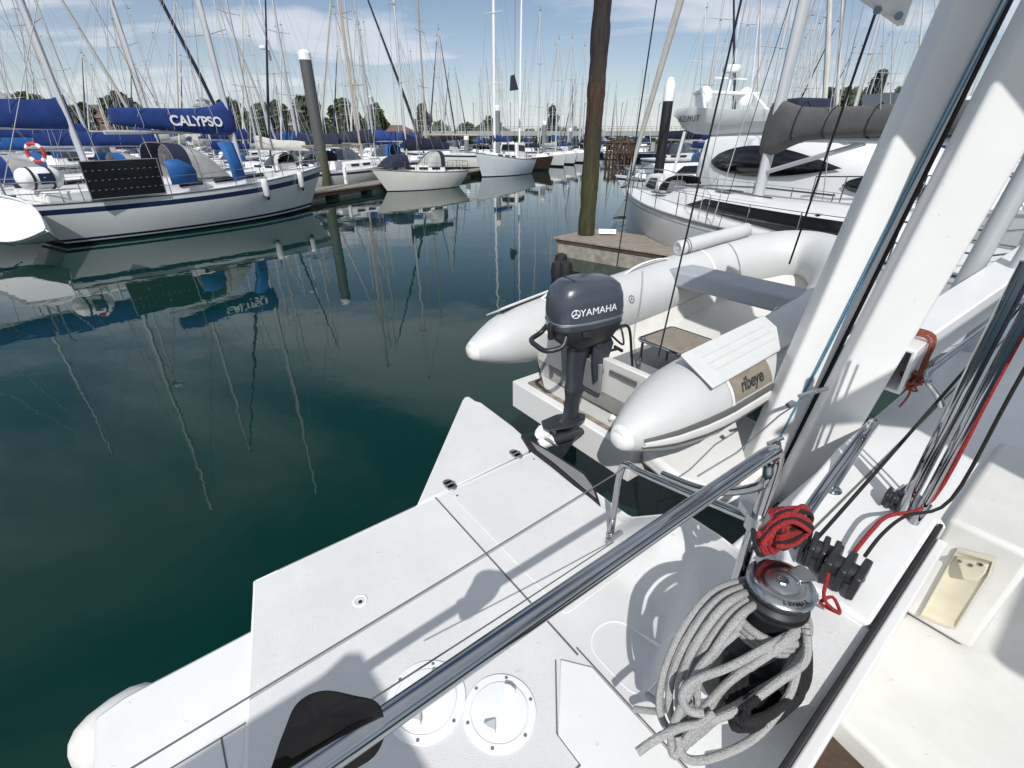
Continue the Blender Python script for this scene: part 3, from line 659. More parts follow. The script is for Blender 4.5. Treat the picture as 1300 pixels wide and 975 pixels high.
for k in range(4):
    bkc.tube(smooth_path([PF(925 + k*8, 830 + k*5, .99), PF(918 + k*9, 868, 1.06), PF(935 + k*8, 900 + k*3, 1.09), PF(985, 905 - k*6, 1.08), PF(1022 - k*3, 870, 1.05), PF(1026 - k*2, 825, 1.0)], 5), .009, 8)
bo = bkc.build('rope_coil', 'rope_black', off=PF(972, 893, 1.1)); bo.location = PF(972, 893, 1.1)
tag(bo, 'black rope heaped on the deck at the foot of the winch', 'rope')
# red and black rope bundle on the rail leg
rr = MB(); rk = MB(); c0 = PF(972, 672, .82)
rnd = random.Random(12); jj = lambda q: rnd.uniform(-q, q)
for k in range(8):
    o = k*6.0; m_ = rk if k in (0, 5) else rr
    pts = [PF(964 + o + jj(2), 703 - o*.28 + jj(3), .85), PF(957 + o + jj(2), 685 - o*.3, .80), PF(961 + o*1.05 + jj(3), 662 - o*.24 + jj(3), .775), PF(975 + o*1.1, 650 - o*.12 + jj(3), .79), PF(983 + o*1.05 + jj(3), 668 - o*.12, .83), PF(975 + o + jj(2), 696 - o*.28 + jj(3), .86)]
    m_.tube(smooth_path(pts, 6, True), .0056, 9, loop=True)
for k in range(6):
    m_ = rk if k in (1, 4) else rr
    m_.tube(smooth_path([PF(968 + jj(3), 672 + k*4, .80), PF(985 + jj(3), 652 + k*3.5, .775), PF(1005 + jj(3), 645 + k*3.5, .775), PF(1025 + jj(4), 648 + k*5, .80), PF(1027 + jj(3), 662 + k*3, .83), PF(1008 + jj(3), 666 + k*5, .82), PF(988, 674 + k*4, .80)], 6), .0056, 9)
rro = rr.build('rope_bundle', 'rope_red', off=c0); rro.location = c0
rk.build('black_strand', 'rope_black', rro, off=c0)
tag(rro, 'red and black rope bundle lashed round the foot of the rail', 'rope')
# red and black ropes along the steel tubes
p = pb
def ropeobj(pts, r, m, label, n=8, name='rope', smooth_k=5):
    pts = [V(q) for q in pts]; o = MB().tube(smooth_path(pts, smooth_k), r, n).build(name, m, off=pts[0]); o.location = pts[0]; return tag(o, label, 'rope')
q0 = pb + V((.035, -.03, 0))
ropeobj([PF(1085, 700, 1.05), PF(1108, 672, 1.03), PF(1128, 655, 1.02), q0 + V((.0, 0, .10)), q0 + V((.0, 0, .5)), q0 + V((.0, 0, .85)), q0 + V((.0, 0, .87))], .006, 'rope_red', 'taut red rope rising beside the stainless tubes at right')
q1 = pb + V((.062, -.055, 0))
ropeobj([PF(1098, 706, 1.05), PF(1120, 678, 1.04), PF(1150, 655, 1.03), q1 + V((0, 0, .12)), q1 + V((0, 0, .5)), q1 + V((0, 0, .85)), q1 + V((.0, 0, .87))], .005, 'rope_black', 'taut black rope rising beside the red rope at right')
ropeobj([PF(1028, 694, 1.03), PF(1120, 590, .93), PF(1216, 480, .82), PF(1300, 385, .72)], .0055, 'rope_black', 'thin black rope running diagonally under the white lifting arm')
# orange cord round the arm end
oc = MB(); rnd = random.Random(9)
for k in range(5):
    c = e0 + dv*(.012 + .014*k); j_ = lambda: dv*rnd.uniform(-.014, .014)
    oc.tube(smooth_path([c + j_() + sv*a*(.095) + uv*b*(.108) for a, b in ((-1, 1), (0, 1.03), (1, 1), (1.05, 0), (1, -1), (0, -1.05), (-1, -1), (-1.05, 0))], 4, True), .0042, 7, loop=True)
kn = e0 + sv*.10 - uv*.05 - dv*.03
for k in range(7):
    oc.tube(smooth_path([kn + V((rnd.uniform(-.04, .04), rnd.uniform(-.04, .04), rnd.uniform(-.055, .03))) for i in range(6)], 4, True), .0042, 7, loop=True)
oc.tube(smooth_path([kn, kn - uv*.08 + sv*.01, kn - uv*.14 - dv*.02], 4), .0042, 7)
oo = oc.build('cord', 'rope_orange', off=kn); oo.location = kn
tag(oo, 'faded orange cord knotted round the end of the white lifting arm', 'cord')
# fender hanging over the outboard corner
fc = PF(158, 924, 1.57)
fd = (AX*.9 + BX*.35 + UP*-.15).normalized()
fm_ = MB().lathe([(0, -.125), (.03, -.122), (.055, -.112), (.078, -.09), (.092, -.055), (.098, 0), (.094, .05), (.080, .085), (.055, .108), (.03, .118), (0, .12)], fc, fd, 32)
fo_ = fm_.build('fender', 'fender_worn', off=fc, smooth=60); fo_.location = fc
tag(fo_, 'scuffed white fender squeezed against the outer edge of the foreground deck', 'fender')
# ================================================================== dinghy platform behind the catamaran
pf = thing('dinghy_platform', 'white lifting platform with brown top boards under the grey dinghy', 'platform', F(2.5, 1.7, 1.67))
PO = pf.location.copy()
MB().prism([F(1.72, 1.22, 1.66), F(1.72, 2.26, 1.66), F(4.3, 2.26, 1.66), F(4.3, 1.22, 1.66)], (0, 0, .20)).build('slab', 'gelcoat', pf, off=PO, bevel=.008)
tk = MB()
for k in range(6): tk.prism([F(1.775 + .085*k, 1.30, 1.459), F(1.775 + .085*k, 2.16, 1.459), F(1.855 + .085*k, 2.16, 1.459), F(1.855 + .085*k, 1.30, 1.459)], (0, 0, .012))
tk.build('boards', 'dock_wood', pf, off=PO, bevel=.002)
for t_ in (1.28, 2.02):
    ck = MB().prism([F(2.0, t_ - .09, 1.46), F(3.4, t_ - .09, 1.46), F(3.4, t_ + .09, 1.46), F(2.0, t_ + .09, 1.46)], (0, 0, .09)); ck.build('chock', 'gelcoat', pf, off=PO, bevel=.02)
sup = MB().prism([F(1.95, .62, 1.52), F(1.78, .95, 1.50), F(1.80, 1.22, 1.46), F(2.6, 1.22, 1.46), F(2.6, .62, 1.52)], (0, 0, -.10)); sup.build('support_arm', 'gelcoat', pf, off=PO, bevel=.03, bseg=3)
# ================================================================== dinghy
dg_ = thing('dinghy', 'pale grey inflatable dinghy with rigid cream floor sitting on the white platform', 'dinghy', F(2.8, 1.655, 1.40))
DO = dg_.location.copy()
def dp(name, mb, mats, parent=None, **k): return mb.build(name, mats, parent or dg_, off=DO, **k)
TC = 1.655
half = [(1.385, .595, 1.155, .040), (1.40, .595, 1.153, .055), (1.47, .595, 1.148, .095), (1.60, .595, 1.14, .150), (1.76, .595, 1.13, .188), (1.95, .595, 1.125, .205), (2.4, .595, 1.11, .208), (2.9, .59, 1.08, .208), (3.4, .565, 1.03, .207), (3.8, .49, .97, .206), (4.12, .36, .92, .205), (4.33, .18, .88, .204), (4.40, 0, .87, .204)]
path = [(s, TC + d, h, r) for s, d, h, r in half] + [(s, TC - d, h, r) for s, d, h, r in reversed(half[:-1])]
def dense(path, k=4):
    P = smooth_path([F(s, t, h) for s, t, h, r in path], k); Rr = []
    for i in range(len(path) - 1):
        for j in range(k): Rr.append(lerp(path[i][3], path[i + 1][3], j/k))
    Rr.append(path[-1][3]); return P, Rr
P_, R_ = dense(path)
dp('tube', MB().tube(P_, R_, 28), 'hypalon', smooth=60)
for sg_ in (1, -1):
    dp('tube_cap', MB().lathe([(0, -.012), (.03, -.010), (.048, .0), (.060, .018), (.074, .045), (.078, .055)], F(1.385, TC + .595*sg_, 1.155), F(1.47, TC + .595*sg_, 1.148) - F(1.385, TC + .595*sg_, 1.155), 24), 'hypalon_cap', smooth=60)
# rubbing strakes (two grey bands round the outside)
def on_tube(i, ang, extra=0.0, side=1):
    p = P_[i]; d = (P_[min(i + 1, len(P_) - 1)] - P_[max(i - 1, 0)]).normalized(); o = d.cross(UP).normalized(); u = o.cross(d)
    return p + (o*math.cos(ang) + u*math.sin(ang))*(R_[i] + extra)
n_ = len(P_); cs = F(3.0, TC, 1.0)
# which side of the path faces outwards
sgn = 1 if (on_tube(n_//4, 0) - cs).length > (on_tube(n_//4, PI) - cs).length else -1
def ang_out(e): return e if sgn > 0 else PI - e
for e0_, e1_, mm, ex in ((.04, .21, 'dark_strake', .006), (-.22, .02, 'hypalon_cap', .010), (-.36, -.24, 'dark_strake', .006)):
    st_ = MB(); rings = []
    for i in range(7, n_ - 7):
        rings.append([on_tube(i, ang_out(lerp(e0_, e1_, q)), ex*z) for q, z in ((0, -.4), (.06, 1), (.5, 1.25), (.94, 1), (1, -.4))])
    st_.loft(rings, False); dp('rubbing_strake', st_, mm)
# seams round the tube
for i in (20, 34, n_ - 21, n_ - 35):
    rings = [[on_tube(i, 2*PI*k/40, .0015) for k in range(40)], [on_tube(i + 1, 2*PI*k/40, .0015) for k in range(40)]]
    d = (P_[i + 1] - P_[i]).normalized()
    rings[1] = [q + d*.022 for q in rings[0]]
    dp('seam_tape', MB().loft(rings, True, (False, False)), 'hypalon_cap')
# rigid floor, transom and inner sides
fl_ = MB(); rings = []
for s, wv, hk in ((1.80, .45, 1.44), (2.4, .45, 1.43), (3.1, .43, 1.40), (3.7, .36, 1.30), (4.1, .22, 1.16), (4.3, .06, 1.05)):
    rings.append([F(s, TC - wv, hk - .20), F(s, TC - wv*.92, hk - .09), F(s, TC - wv*.4, hk - .075), F(s, TC + wv*.4, hk - .075), F(s, TC + wv*.92, hk - .09), F(s, TC + wv, hk - .20), F(s, TC + wv*.8, hk - .0), F(s, TC, hk + .05), F(s, TC - wv*.8, hk - .0)])
fl_.loft(rings); dp('rigid_hull', fl_, 'cream_gelcoat', smooth=30)
dp('floor_mat', MB().prism([F(2.1, TC - .28, 1.352), F(3.2, TC - .26, 1.325), F(3.2, TC + .26, 1.325), F(2.1, TC + .28, 1.352)], (0, 0, .006)), 'hypalon_grey')
tr = [(1.76, -.43, 1.03), (1.76, -.14, 1.03), (1.76, -.13, 1.05), (1.76, .13, 1.05), (1.76, .14, 1.03), (1.76, .43, 1.03), (1.80, .44, 1.25), (1.82, .28, 1.44), (1.83, 0, 1.47), (1.82, -.28, 1.44), (1.80, -.44, 1.25)]
tro = dp('transom', MB().prism([F(s, TC + d, h) for s, d, h in tr], AX*.045), 'cream_gelcoat', bevel=.006)
dp('motor_pad', MB().prism([F(1.752, TC - .16, 1.06), F(1.752, TC + .16, 1.06), F(1.765, TC + .15, 1.24), F(1.765, TC - .15, 1.24)], AX*-.02), 'hypalon_grey', tro, bevel=.004)
dp('transom_slot', MB().prism([F(1.757, TC - .38, 1.075), F(1.757, TC - .20, 1.075), F(1.760, TC - .20, 1.10), F(1.760, TC - .38, 1.10)], AX*-.004), 'dark_strake', tro)
dp('drain_plug', MB().lathe([(0, 0), (.022, 0), (.020, .008), (.009, .012), (.009, .022), (0, .022)], F(1.80, TC - .22, 1.38), -AX, 18), 'hypalon_cap', tro)
# seat across the tubes (grey) with a raised lid
se = MB().prism([F(3.13, TC - .50, 1.00), F(3.13, TC + .50, 1.00), F(3.40, TC + .48, .99), F(3.40, TC - .48, .99)], (0, 0, .12)); dp('seat', se, 'seat_grey', bevel=.02, bseg=3)
# small folding step with padded top inside the boat
sp_ = dp('boarding_step', MB().prism([F(2.30, TC - .26, 1.12), F(2.30, TC + .03, 1.12), F(2.62, TC + .03, 1.12), F(2.62, TC - .26, 1.12)], (0, 0, .022)), 'patch', bevel=.008)
rmx = MB().tube([F(s, t, 1.11) for s, t in rrect(2.285, 2.635, TC - .275, TC + .045, .03, 4)], .010, 8, loop=True); dp('step_frame', rmx, 'steel', sp_)
for s, t in ((2.31, TC - .24), (2.31, TC + .02), (2.6, TC - .24), (2.6, TC + .02)): dp('step_leg', MB().tube([F(s, t, 1.12), F(s, t, 1.345)], .009, 8), 'steel', sp_)
# grip pads on both tubes
for sg_, a0 in ((1, 1.02), (-1, 1.2)):
    gp_ = MB(); i0, i1 = (13, 23) if sg_ > 0 else (n_ - 26, n_ - 18)
    pts = []
    for i in range(i0, i1 + 1):
        base = on_tube(i, ang_out(1.05 if sg_ > 0 else 1.22), .018)
        d = (P_[i + 1] - P_[i]).normalized(); o = d.cross(UP).normalized()*sgn
        pts.append((base, o))
    b0_, o0_ = pts[0]; b1_, o1_ = pts[-1]
    tilt = UP*.075
    q = [b0_ - o0_*.10 + tilt*.7, b1_ - o1_*.10 + tilt*.7, b1_ + o1_*.085 - tilt*.55, b0_ + o0_*.085 - tilt*.55]
    po = dp('grip_pad', MB().prism(q, (0, 0, .014)), 'pad_grey', bevel=.006)
    rib = MB()
    for k in (.3, .5, .7):
        a_, c_ = lerp(q[0], q[3], k), lerp(q[1], q[2], k); rib.tube([lerp(a_, c_, .12) + UP*.015, lerp(a_, c_, .88) + UP*.015], .004, 6)
    dp('pad_rib', rib, 'pad_grey', po)
# name patch on the outside of the near tube
i0, i1 = n_ - 24, n_ - 21
rings = [[on_tube(i, ang_out(a), .003) for a in [(.26 + .058*k) for k in range(11)]] for i in range(i0, i1 + 1)]
pto = dp('name_patch', MB().loft(rings, False), 'patch', smooth=60)
nearax = (F(1.5, .2, 1.1) - F(2.2, .2, 1.1)).normalized()
ce = (i0 + i1)/2
def patch_map(p):             # text x runs along the tube towards the bow
    fi = ce - p.x/ ((P_[i0 + 1] - P_[i0]).length); a = .54 + p.y/.208
    i = int(max(i0, min(i1 - 1, math.floor(fi)))); k = fi - i
    return lerp(on_tube(i, ang_out(a), .005 + p.z), on_tube(i + 1, ang_out(a), .005 + p.z), k)
dp('patch_lettering', text_mb('ribeye', .085, (0, 0, 0), (1, 0, 0), (0, 1, 0), .0008, .002, 1.0, .25, patch_map), 'letter_dark', pto, smooth=0)
# lifting handles and rolled cover on the far tube
def far_i(s): return min(range(n_//2), key=lambda i: abs((P_[i] - V((0, 0, H))).dot(AX) - s))
for s_ in (2.18, 3.05):
    i = far_i(s_); c = [on_tube(i + k, ang_out(1.6), e) for k, e in ((-2, 0), (-1, .03), (0, .038), (1, .03), (2, 0))]
    dp('handle', MB().tube(smooth_path(c, 4), .011, 10, flat=.6), 'hypalon_cap')
i = far_i(3.4)
# rolled grey-white cover on the far bow tube
ra0, ra1 = on_tube(far_i(3.35), ang_out(1.5), .055), on_tube(far_i(4.1), ang_out(1.5), .055)
rolled = MB().lathe([(0, .004), (.012, .0), (.02, .006), (.03, 0), (.052, 0), (.058, .012), (.058, .30), (.054, .45), (.058, .62), (.055, .72), (.04, .735), (0, .735)], ra0, ra1 - ra0, 26)
ro = rolled.build('rolled_cover', 'hypalon', off=ra0, smooth=50); ro.location = ra0
tag(ro, 'white rolled up cover lying on the far bow tube of the grey dinghy', 'rolled cover')
rst = MB()
for k in (.09, .12):
    c = lerp(ra0, ra1, k/.5*.5); d = (ra1 - ra0).normalized(); e_ = d.cross(UP).normalized(); f_ = e_.cross(d)
    rst.tube([c + (e_*math.cos(2*PI*q/24) + f_*math.sin(2*PI*q/24))*.060 for q in range(24)], .004, 6, loop=True)
rst.build('tie', 'dark_strake', ro, off=ra0)
# near-tube life line with grommets
gl = MB(); pts = []
for j, i in enumerate(range(n_ - 40, n_ - 27, 2)): pts.append(on_tube(i, ang_out(.9 if j % 2 else 1.05), .012 if j % 2 else .004))
dp('grab_line', MB().tube(smooth_path(pts, 4), .005, 6), 'rope_grey')
# oar / strap over the seat
dp('lifting_eye', MB().tube(smooth_path([F(3.05, TC - .40, .98), F(3.03, TC - .42, .93), F(3.0, TC - .40, .98)], 4), .007, 8), 'steel')
# maker's mark, a small ring on the far tube's inner face
i = far_i(2.65); c = on_tube(i, ang_out(2.7), .002); d = (P_[i + 1] - P_[i]).normalized(); nn = (c - P_[i]).normalized(); e_ = nn.cross(d)
dp('round_mark', MB().tube([c + (d*math.cos(2*PI*q/20) + e_*math.sin(2*PI*q/20))*.026 for q in range(20)], .003, 5, loop=True).tube([c - d*.012 - e_*.008, c, c + d*.010 - e_*.008], .003, 5).tube([c, c + e_*.014], .003, 5), 'dark_strake')
# ================================================================== outboard motor
OB = F(1.675, 1.595, .935)       # centre of the swivel, at transom level
ob = thing('outboard_motor', 'dark blue-grey outboard motor with white propeller clamped on the dinghy transom', 'outboard motor', OB)
steer = R(-12)
ox = Matrix.Rotation(steer, 3, 'Z') @ (-AX); oy = UP.cross(ox); tl = R(-1.5)
oz = (UP*math.cos(tl) + ox*math.sin(tl)*-1).normalized(); ox = oy.cross(oz)
def O(x, y, z):
    if z < 0: z *= 1.13
    else: x *= .94; y *= .94; z *= .95
    return OB + ox*x + oy*y + oz*z        # x aft, y sideways, z up
def op(name, mb, mats, parent=None, **k): return mb.build(name, mats, parent or ob, off=OB, **k)
def se_ring(cx, cy, z, a, b, e=.55, n=40, tilt=0.0, tap=0.0):
    out = []
    for i in range(n):
        t = 2*PI*i/n; c, s = math.cos(t), math.sin(t)
        x = math.copysign(abs(c)**e, c)*a; y = math.copysign(abs(s)**e, s)*b*(1 - tap*(x/a))
        out.append(O(cx + x, cy + y, z + tilt*x))
    return out
# cowl
cw = op('cowl', MB().loft([se_ring(.0, 0, .105, .195, .128, .62, 40, -.04, .10), se_ring(.0, 0, .125, .207, .136, .62, 40, -.04, .10), se_ring(.0, 0, .20, .208, .138, .62, 40, -.03, .10), se_ring(.002, 0, .27, .200, .134, .60, 40, -.02, .09), se_ring(.0, 0, .318, .182, .122, .62, 40, 0, .08), se_ring(-.005, 0, .345, .150, .098, .66, 40, .03, .08), se_ring(-.01, 0, .358, .10, .065, .7, 40, .05), se_ring(-.01, 0, .361, .03, .02, .8, 40, .05)]), 'engine', smooth=50)
op('cowl_band', MB().loft([se_ring(.0, 0, .146, .2085, .1385, .62, 40, -.04, .10), se_ring(.0, 0, .150, .2105, .1400, .62, 40, -.04, .10), se_ring(.0, 0, .157, .2105, .1400, .62, 40, -.04, .10), se_ring(.0, 0, .161, .2085, .1385, .62, 40, -.04, .10)], True, (False, False)), 'dull_steel', cw, smooth=50)
op('lower_pan', MB().loft([se_ring(.0, 0, .0, .12, .085, .7, 40, -.02), se_ring(.0, 0, .035, .17, .115, .65, 40, -.03, .08), se_ring(.0, 0, .085, .200, .131, .62, 40, -.04, .1), se_ring(.0, 0, .112, .203, .133, .62, 40, -.04, .1)]), 'black_plastic', smooth=50)
# air intake louvres on top
lv = MB()
for k in range(3): lv.box(O(.135 - .02*k, 0, .328 + .012*k), (.012, .12 - .01*k, .02), Matrix((ox, oy, oz)).transposed())
op('air_intake', lv, 'black_plastic', cw, bevel=.003)
sgn0 = 1 if oy.dot(-BX) > 0 else -1
# carrying handle at the back
hd = [O(.165, -.10, .09), O(.20, -.115, .045), O(.275, -.085, .028), O(.285, 0, .025), O(.275, .085, .028), O(.20, .115, .045), O(.165, .10, .09)]
op('carry_handle', MB().tube(smooth_path(hd, 5), .0135, 10), 'black_plastic')
op('latch', MB().box(O(.215, .02, .10), (.02, .03, .085), Matrix((ox, oy, oz)).transposed()), 'black_plastic', bevel=.005)
# tiller folded forward
op('tiller_handle', MB().tube([O(-.17, -.10, .06), O(-.20, -.17, .06), O(-.24, -.19, .075), O(-.33, -.17, .09)], [.016, .018, .017, .019], 12), 'black_plastic')
op('fuel_knob', MB().lathe([(0, 0), (.022, 0), (.022, .014), (.018, .018), (0, .018)], O(-.12, -.132, .06), -oy, 16), 'black_plastic')
# leg
op('leg', MB().loft([se_ring(.02, 0, .01, .075, .052, .75, 28), se_ring(.03, 0, -.10, .054, .038, .8, 28), se_ring(.035, 0, -.22, .046, .033, .8, 28), se_ring(.035, 0, -.235, .054, .040, .8, 28), se_ring(.035, 0, -.26, .054, .040, .8, 28), se_ring(.04, 0, -.30, .044, .028, .85, 28), se_ring(.05, 0, -.38, .050, .024, .9, 28), se_ring(.065, 0, -.42, .075, .026, .95, 28)]), 'engine_leg', smooth=50)
op('cavitation_plate', MB().prism([O(-.02, -.045, -.425), O(.10, -.075, -.425), O(.21, -.055, -.425), O(.23, 0, -.425), O(.21, .055, -.425), O(.10, .075, -.425), O(-.02, .045, -.425), O(-.05, 0, -.425)], oz*.011), 'engine_leg', bevel=.004)
op('gear_case', MB().loft([se_ring(.06, 0, -.42, .085, .022, .95, 24), se_ring(.07, 0, -.47, .075, .016, .95, 24), se_ring(.075, 0, -.50, .070, .018, .95, 24)]).lathe([(0, -.15), (.014, -.135), (.028, -.09), (.034, -.03), (.034, .05), (.03, .09), (0, .095)], O(.075, 0, -.515), ox, 20), 'engine_leg', smooth=50)
op('skeg', MB().prism([O(.0, -.005, -.53), O(.10, -.005, -.53), O(.115, -.004, -.64), O(.085, -.004, -.645)], oy*.009), 'engine_leg', bevel=.003)
pr = op('propeller', MB().lathe([(0, -.0), (.034, 0), (.034, .05), (.03, .075), (.016, .085), (0, .087)], O(.172, 0, -.515), ox, 24), 'letter_white', smooth=50)
for k in range(3):
    a = 2*PI*k/3 + .5; r_ = oy*math.cos(a) + oz*math.sin(a); t_ = ox.cross(r_); rings = []
    for q, wd, tw in ((.02, .028, 1.0), (.05, .045, .85), (.075, .050, .7), (.095, .036, .6), (.104, .010, .55)):
        c = O(.205, 0, -.515) + r_*q; e_ = (t_*math.cos(tw) + ox*math.sin(tw)); f_ = e_.cross(r_).normalized()
        rings.append([c - e_*wd, c + f_*.004, c + e_*wd, c - f_*.004])
    op('blade', MB().loft(rings), 'letter_white', pr, smooth=60)
op('hub_cap', MB().lathe([(0, 0), (.014, 0), (.012, .008), (0, .009)], O(.258, 0, -.515), ox, 14), 'rubber', pr)
op('fuel_hose', MB().tube(smooth_path([O(-.16, .06, .05), O(-.25, .05, .06), O(-.33, -.02, -.02), O(-.40, -.06, -.20), O(-.48, -.10, -.36), O(-.62, -.02, -.37), O(-.75, .06, -.37)], 5), .008, 8), 'rubber')
op('control_cable', MB().tube(smooth_path([O(-.15, -.05, .06), O(-.24, -.10, .10), O(-.30, -.06, .02), O(-.26, .02, -.06), O(-.17, .05, .01)], 5), .006, 8), 'rubber')
op('water_outlet', MB().lathe([(0, 0), (.008, 0), (.008, .004), (.004, .004), (0, .002)], O(.115, 0, .02), ox, 12), 'rubber')
op('cowl_seam', MB().loft([se_ring(.0, 0, .112, .2045, .1345, .62, 40, -.04, .10), se_ring(.0, 0, .1135, .2075, .1365, .62, 40, -.04, .10), se_ring(.0, 0, .118, .2075, .1365, .62, 40, -.04, .10), se_ring(.0, 0, .1195, .2045, .1345, .62, 40, -.04, .10)], True, (False, False)), 'rubber', cw, smooth=50)
op('side_catch', MB().box(O(.06, sgn0*.135, .095), (.05, .014, .03), Matrix((ox, oy, oz)).transposed()), 'black_plastic', bevel=.004)
op('top_badge', MB().box(O(.03, 0, .345), (.05, .03, .004), Matrix((ox, oy, oz)).transposed()), 'dull_steel', cw, bevel=.001)
# clamp bracket
bkm = MB()
for q in (-.055, .055): bkm.prism([O(-.04, q - .010, .02), O(-.15, q - .010, .02), O(-.16, q - .010, -.02), O(-.10, q - .010, -.19), O(-.05, q - .010, -.21), O(-.035, q - .010, -.10)], oy*.02)
bkm.tube([O(-.06, -.075, -.01), O(-.06, .075, -.01)], .018, 14)
op('clamp_bracket', bkm, 'engine_leg', bevel=.004)
scw = MB()
for q in (-.055, .055):
    scw.tube([O(-.10, q, -.06), O(-.20, q, -.06)], .008, 8).box(O(-.20, q, -.06), (.012, .07, .014), Matrix((ox, oy, oz)).transposed())
op('clamp_screw', scw, 'black_plastic')
# lettering and ring emblem on the side of the cowl
sdn = oy if (oy.dot(-BX) > 0) else -oy
sgny = 1 if sdn is oy else -1
def cowl_map(cx, cz):
    def f(p):
        x = cx - p.x; z = cz + p.y        # text runs forward (-x), letters up
        a = .2085; e = .62; c = min(1, abs(x)/a); t = math.acos(min(1, c**(1/e))); yv = (abs(math.sin(t))**e)*.137*(1 - .10*(x/a))
        k = 1 - .22*max(0, (z - .22)/.10)**2
        return O(x, sgny*(yv*k + .0015 + p.z), z - .03*x)
    return f
fwd_right = (-ox).dot(sdn.cross(UP)*-1) > 0
lg = text_mb('YAMAHA', .052, (0, 0, 0), (1, 0, 0), (0, 1, 0), .0008, .0, 1.02, 0, cowl_map(-.005, .215))
op('maker_lettering', lg, 'letter_white', cw, smooth=0)
em = MB(); f = cowl_map(.125, .215)
for rr_ in (.021, ):
    ring = [f(V((rr_*math.cos(2*PI*k/28), rr_*math.sin(2*PI*k/28), .0005))) for k in range(28)]; em.tube(ring, .0022, 6, loop=True)
for k in range(3):
    a = PI/2 + 2*PI*k/3; em.tube([f(V((0, 0, .0005))), f(V((.019*math.cos(a), .019*math.sin(a), .0005)))], .0022, 6)
    em.tube([f(V((.019*math.cos(a) + .006*math.cos(a + 2.4), .019*math.sin(a) + .006*math.sin(a + 2.4), .0005))), f(V((.019*math.cos(a), .019*math.sin(a), .0005))), f(V((.019*math.cos(a) + .006*math.cos(a - 2.4), .019*math.sin(a) + .006*math.sin(a - 2.4), .0005)))], .0018, 6)
op('ring_emblem', em, 'letter_white', cw)
# ================================================================== lifting lines from the arch down to the dinghy
def line(a, b, r, label, blk=None):
    o = MB().tube([a, (a + b)/2, b], r, 6); ob_ = o.build('lifting_line', 'rope_black', off=b); ob_.location = b; tag(ob_, label, 'rope')
    return ob_
def Dn(x, y, s_, ):           # pixel on the vertical plane across the boat at distance s along AX
    a, b, c = ray(x, y); d = V((a, b, c)); return V((0, 0, H)) + d*(s_/d.dot(AX))
line(Dn(838, -30, 2.2), Dn(783, 338, 2.2), .0035, 'thin black lifting line passing just right of the weedy pile')
line(Dn(948, -30, 1.9), Dn(836, 452, 1.9), .004, 'black lifting line running down to the dinghy floor')
lb = line(Dn(1113, 12, 2.9), Dn(1002, 335, 3.5), .006, 'thick black tackle from the arch bracket to the dinghy bow')
bl = Dn(906, 308, 4.3)
lo2 = line(Dn(1010, -20, 3.9), bl, .003, 'thin black line ending in a hanging black block over the dinghy')
kb = MB().lathe([(0, 0), (.012, .0), (.03, .015), (.055, .06), (.058, .085), (.045, .11), (0, .118)], bl - V((0, 0, .118)), n=18)
kb.build('hanging_block', 'rubber', lo2, off=bl)
# ================================================================== boats
def hull_shape(L, B, fb0, fb1, tr=.72, boh=.9, soh=.6, full=.44, nst=18, bow_round=2.1, flare=.80):
    def hw(u):
        if u < full: return B/2*(tr + (1 - tr)*math.sin(PI/2*u/full))
        return B/2*max(0.0, 1 - ((u - full)/(1 - full))**bow_round)
    def zs(u): return fb0 + (fb1 - fb0)*u**1.7 - .06*math.sin(PI*u)*L/10
    def pt(u, k, side):
        z0 = zs(u); z = z0*(1 - k) if k <= 1 else -.45*(k - 1)
        kk = min(k, 1.6)
        g = 1 - (1 - flare)*kk**1.8 - .35*max(0, u - .55)*kk**1.3
        y = max(hw(u)*max(g, .02), .012)*side
        x = -L/2 + L*u - boh*min(kk, 1.4)*max(0, (u - .55)/.45)**1.5 + soh*min(kk, 1.2)*max(0, (.3 - u)/.3)**1.2
        return V((x, y, z))
    return hw, zs, pt
def hull_mesh(pt, bands, nst=20, ks=None):
    # bands: list of (k_upto, material index)
    ks = [0.0] + [b[0] for b in bands]; mi = [b[1] for b in bands]
    rings = []
    for i in range(nst + 1):
        u = (i/nst); u = 1 - (1 - u)**1.25
        r = [pt(u, k, 1) for k in ks] + [pt(u, k, -1) for k in reversed(ks)]
        rings.append(r)
    n = len(ks); mb = MB()
    def mm(i, j):
        if j < n - 1: return mi[j]
        if j == n - 1: return mi[-1]
        return mi[2*n - 2 - j] if j < 2*n - 1 else mi[0]
    mb.loft(rings, False, mi=mm)
    # transom
    r = rings[0]; o = len(mb.v); mb.v += [V(p) for p in r]
    for j in range(n - 1):
        mb.f.append([o + j, o + j + 1, o + 2*n - 2 - j, o + 2*n - 1 - j]); mb.m.append(mi[j])
    return mb
def deck_mesh(hw, zs, L, boh=0, drop=.03, nst=16, camber=.05):
    rows = []
    for i in range(nst + 1):
        u = i/nst; x = -L/2 + L*u; w_ = max(hw(u) - .02, .01)
        rows.append([V((x, w_*q, zs(u) - drop + camber*(1 - q*q))) for q in (-1, -.5, 0, .5, 1)])
    return MB().loft(rows, False)
def cabin_mesh(x0, x1, zf, w0, w1, h, rake0=.15, rake1=.5, n=8):
    # x0 aft end, x1 fore end
    rings = []
    for i in range(n + 1):
        t = i/n; x = lerp(x0, x1, t); w_ = lerp(w0, w1, t**1.3)*(1 - .25*max(0, t - .8)/.2); hh = h*(1 - .25*t)
        xx = x
        if i == 0: hh *= .98
        b = zf(x) - .06
        sh = rake1*max(0, (t - .7)/.3)
        rings.append([V((xx, -w_, b)), V((xx - sh*.6, -w_*.93, b + hh*.78)), V((xx - sh, -w_*.78, b + hh)), V((xx - sh, 0, b + hh*1.06)), V((xx - sh, w_*.78, b + hh)), V((xx - sh*.6, w_*.93, b + hh*.78)), V((xx, w_, b))])
    return MB().loft(rings, True)
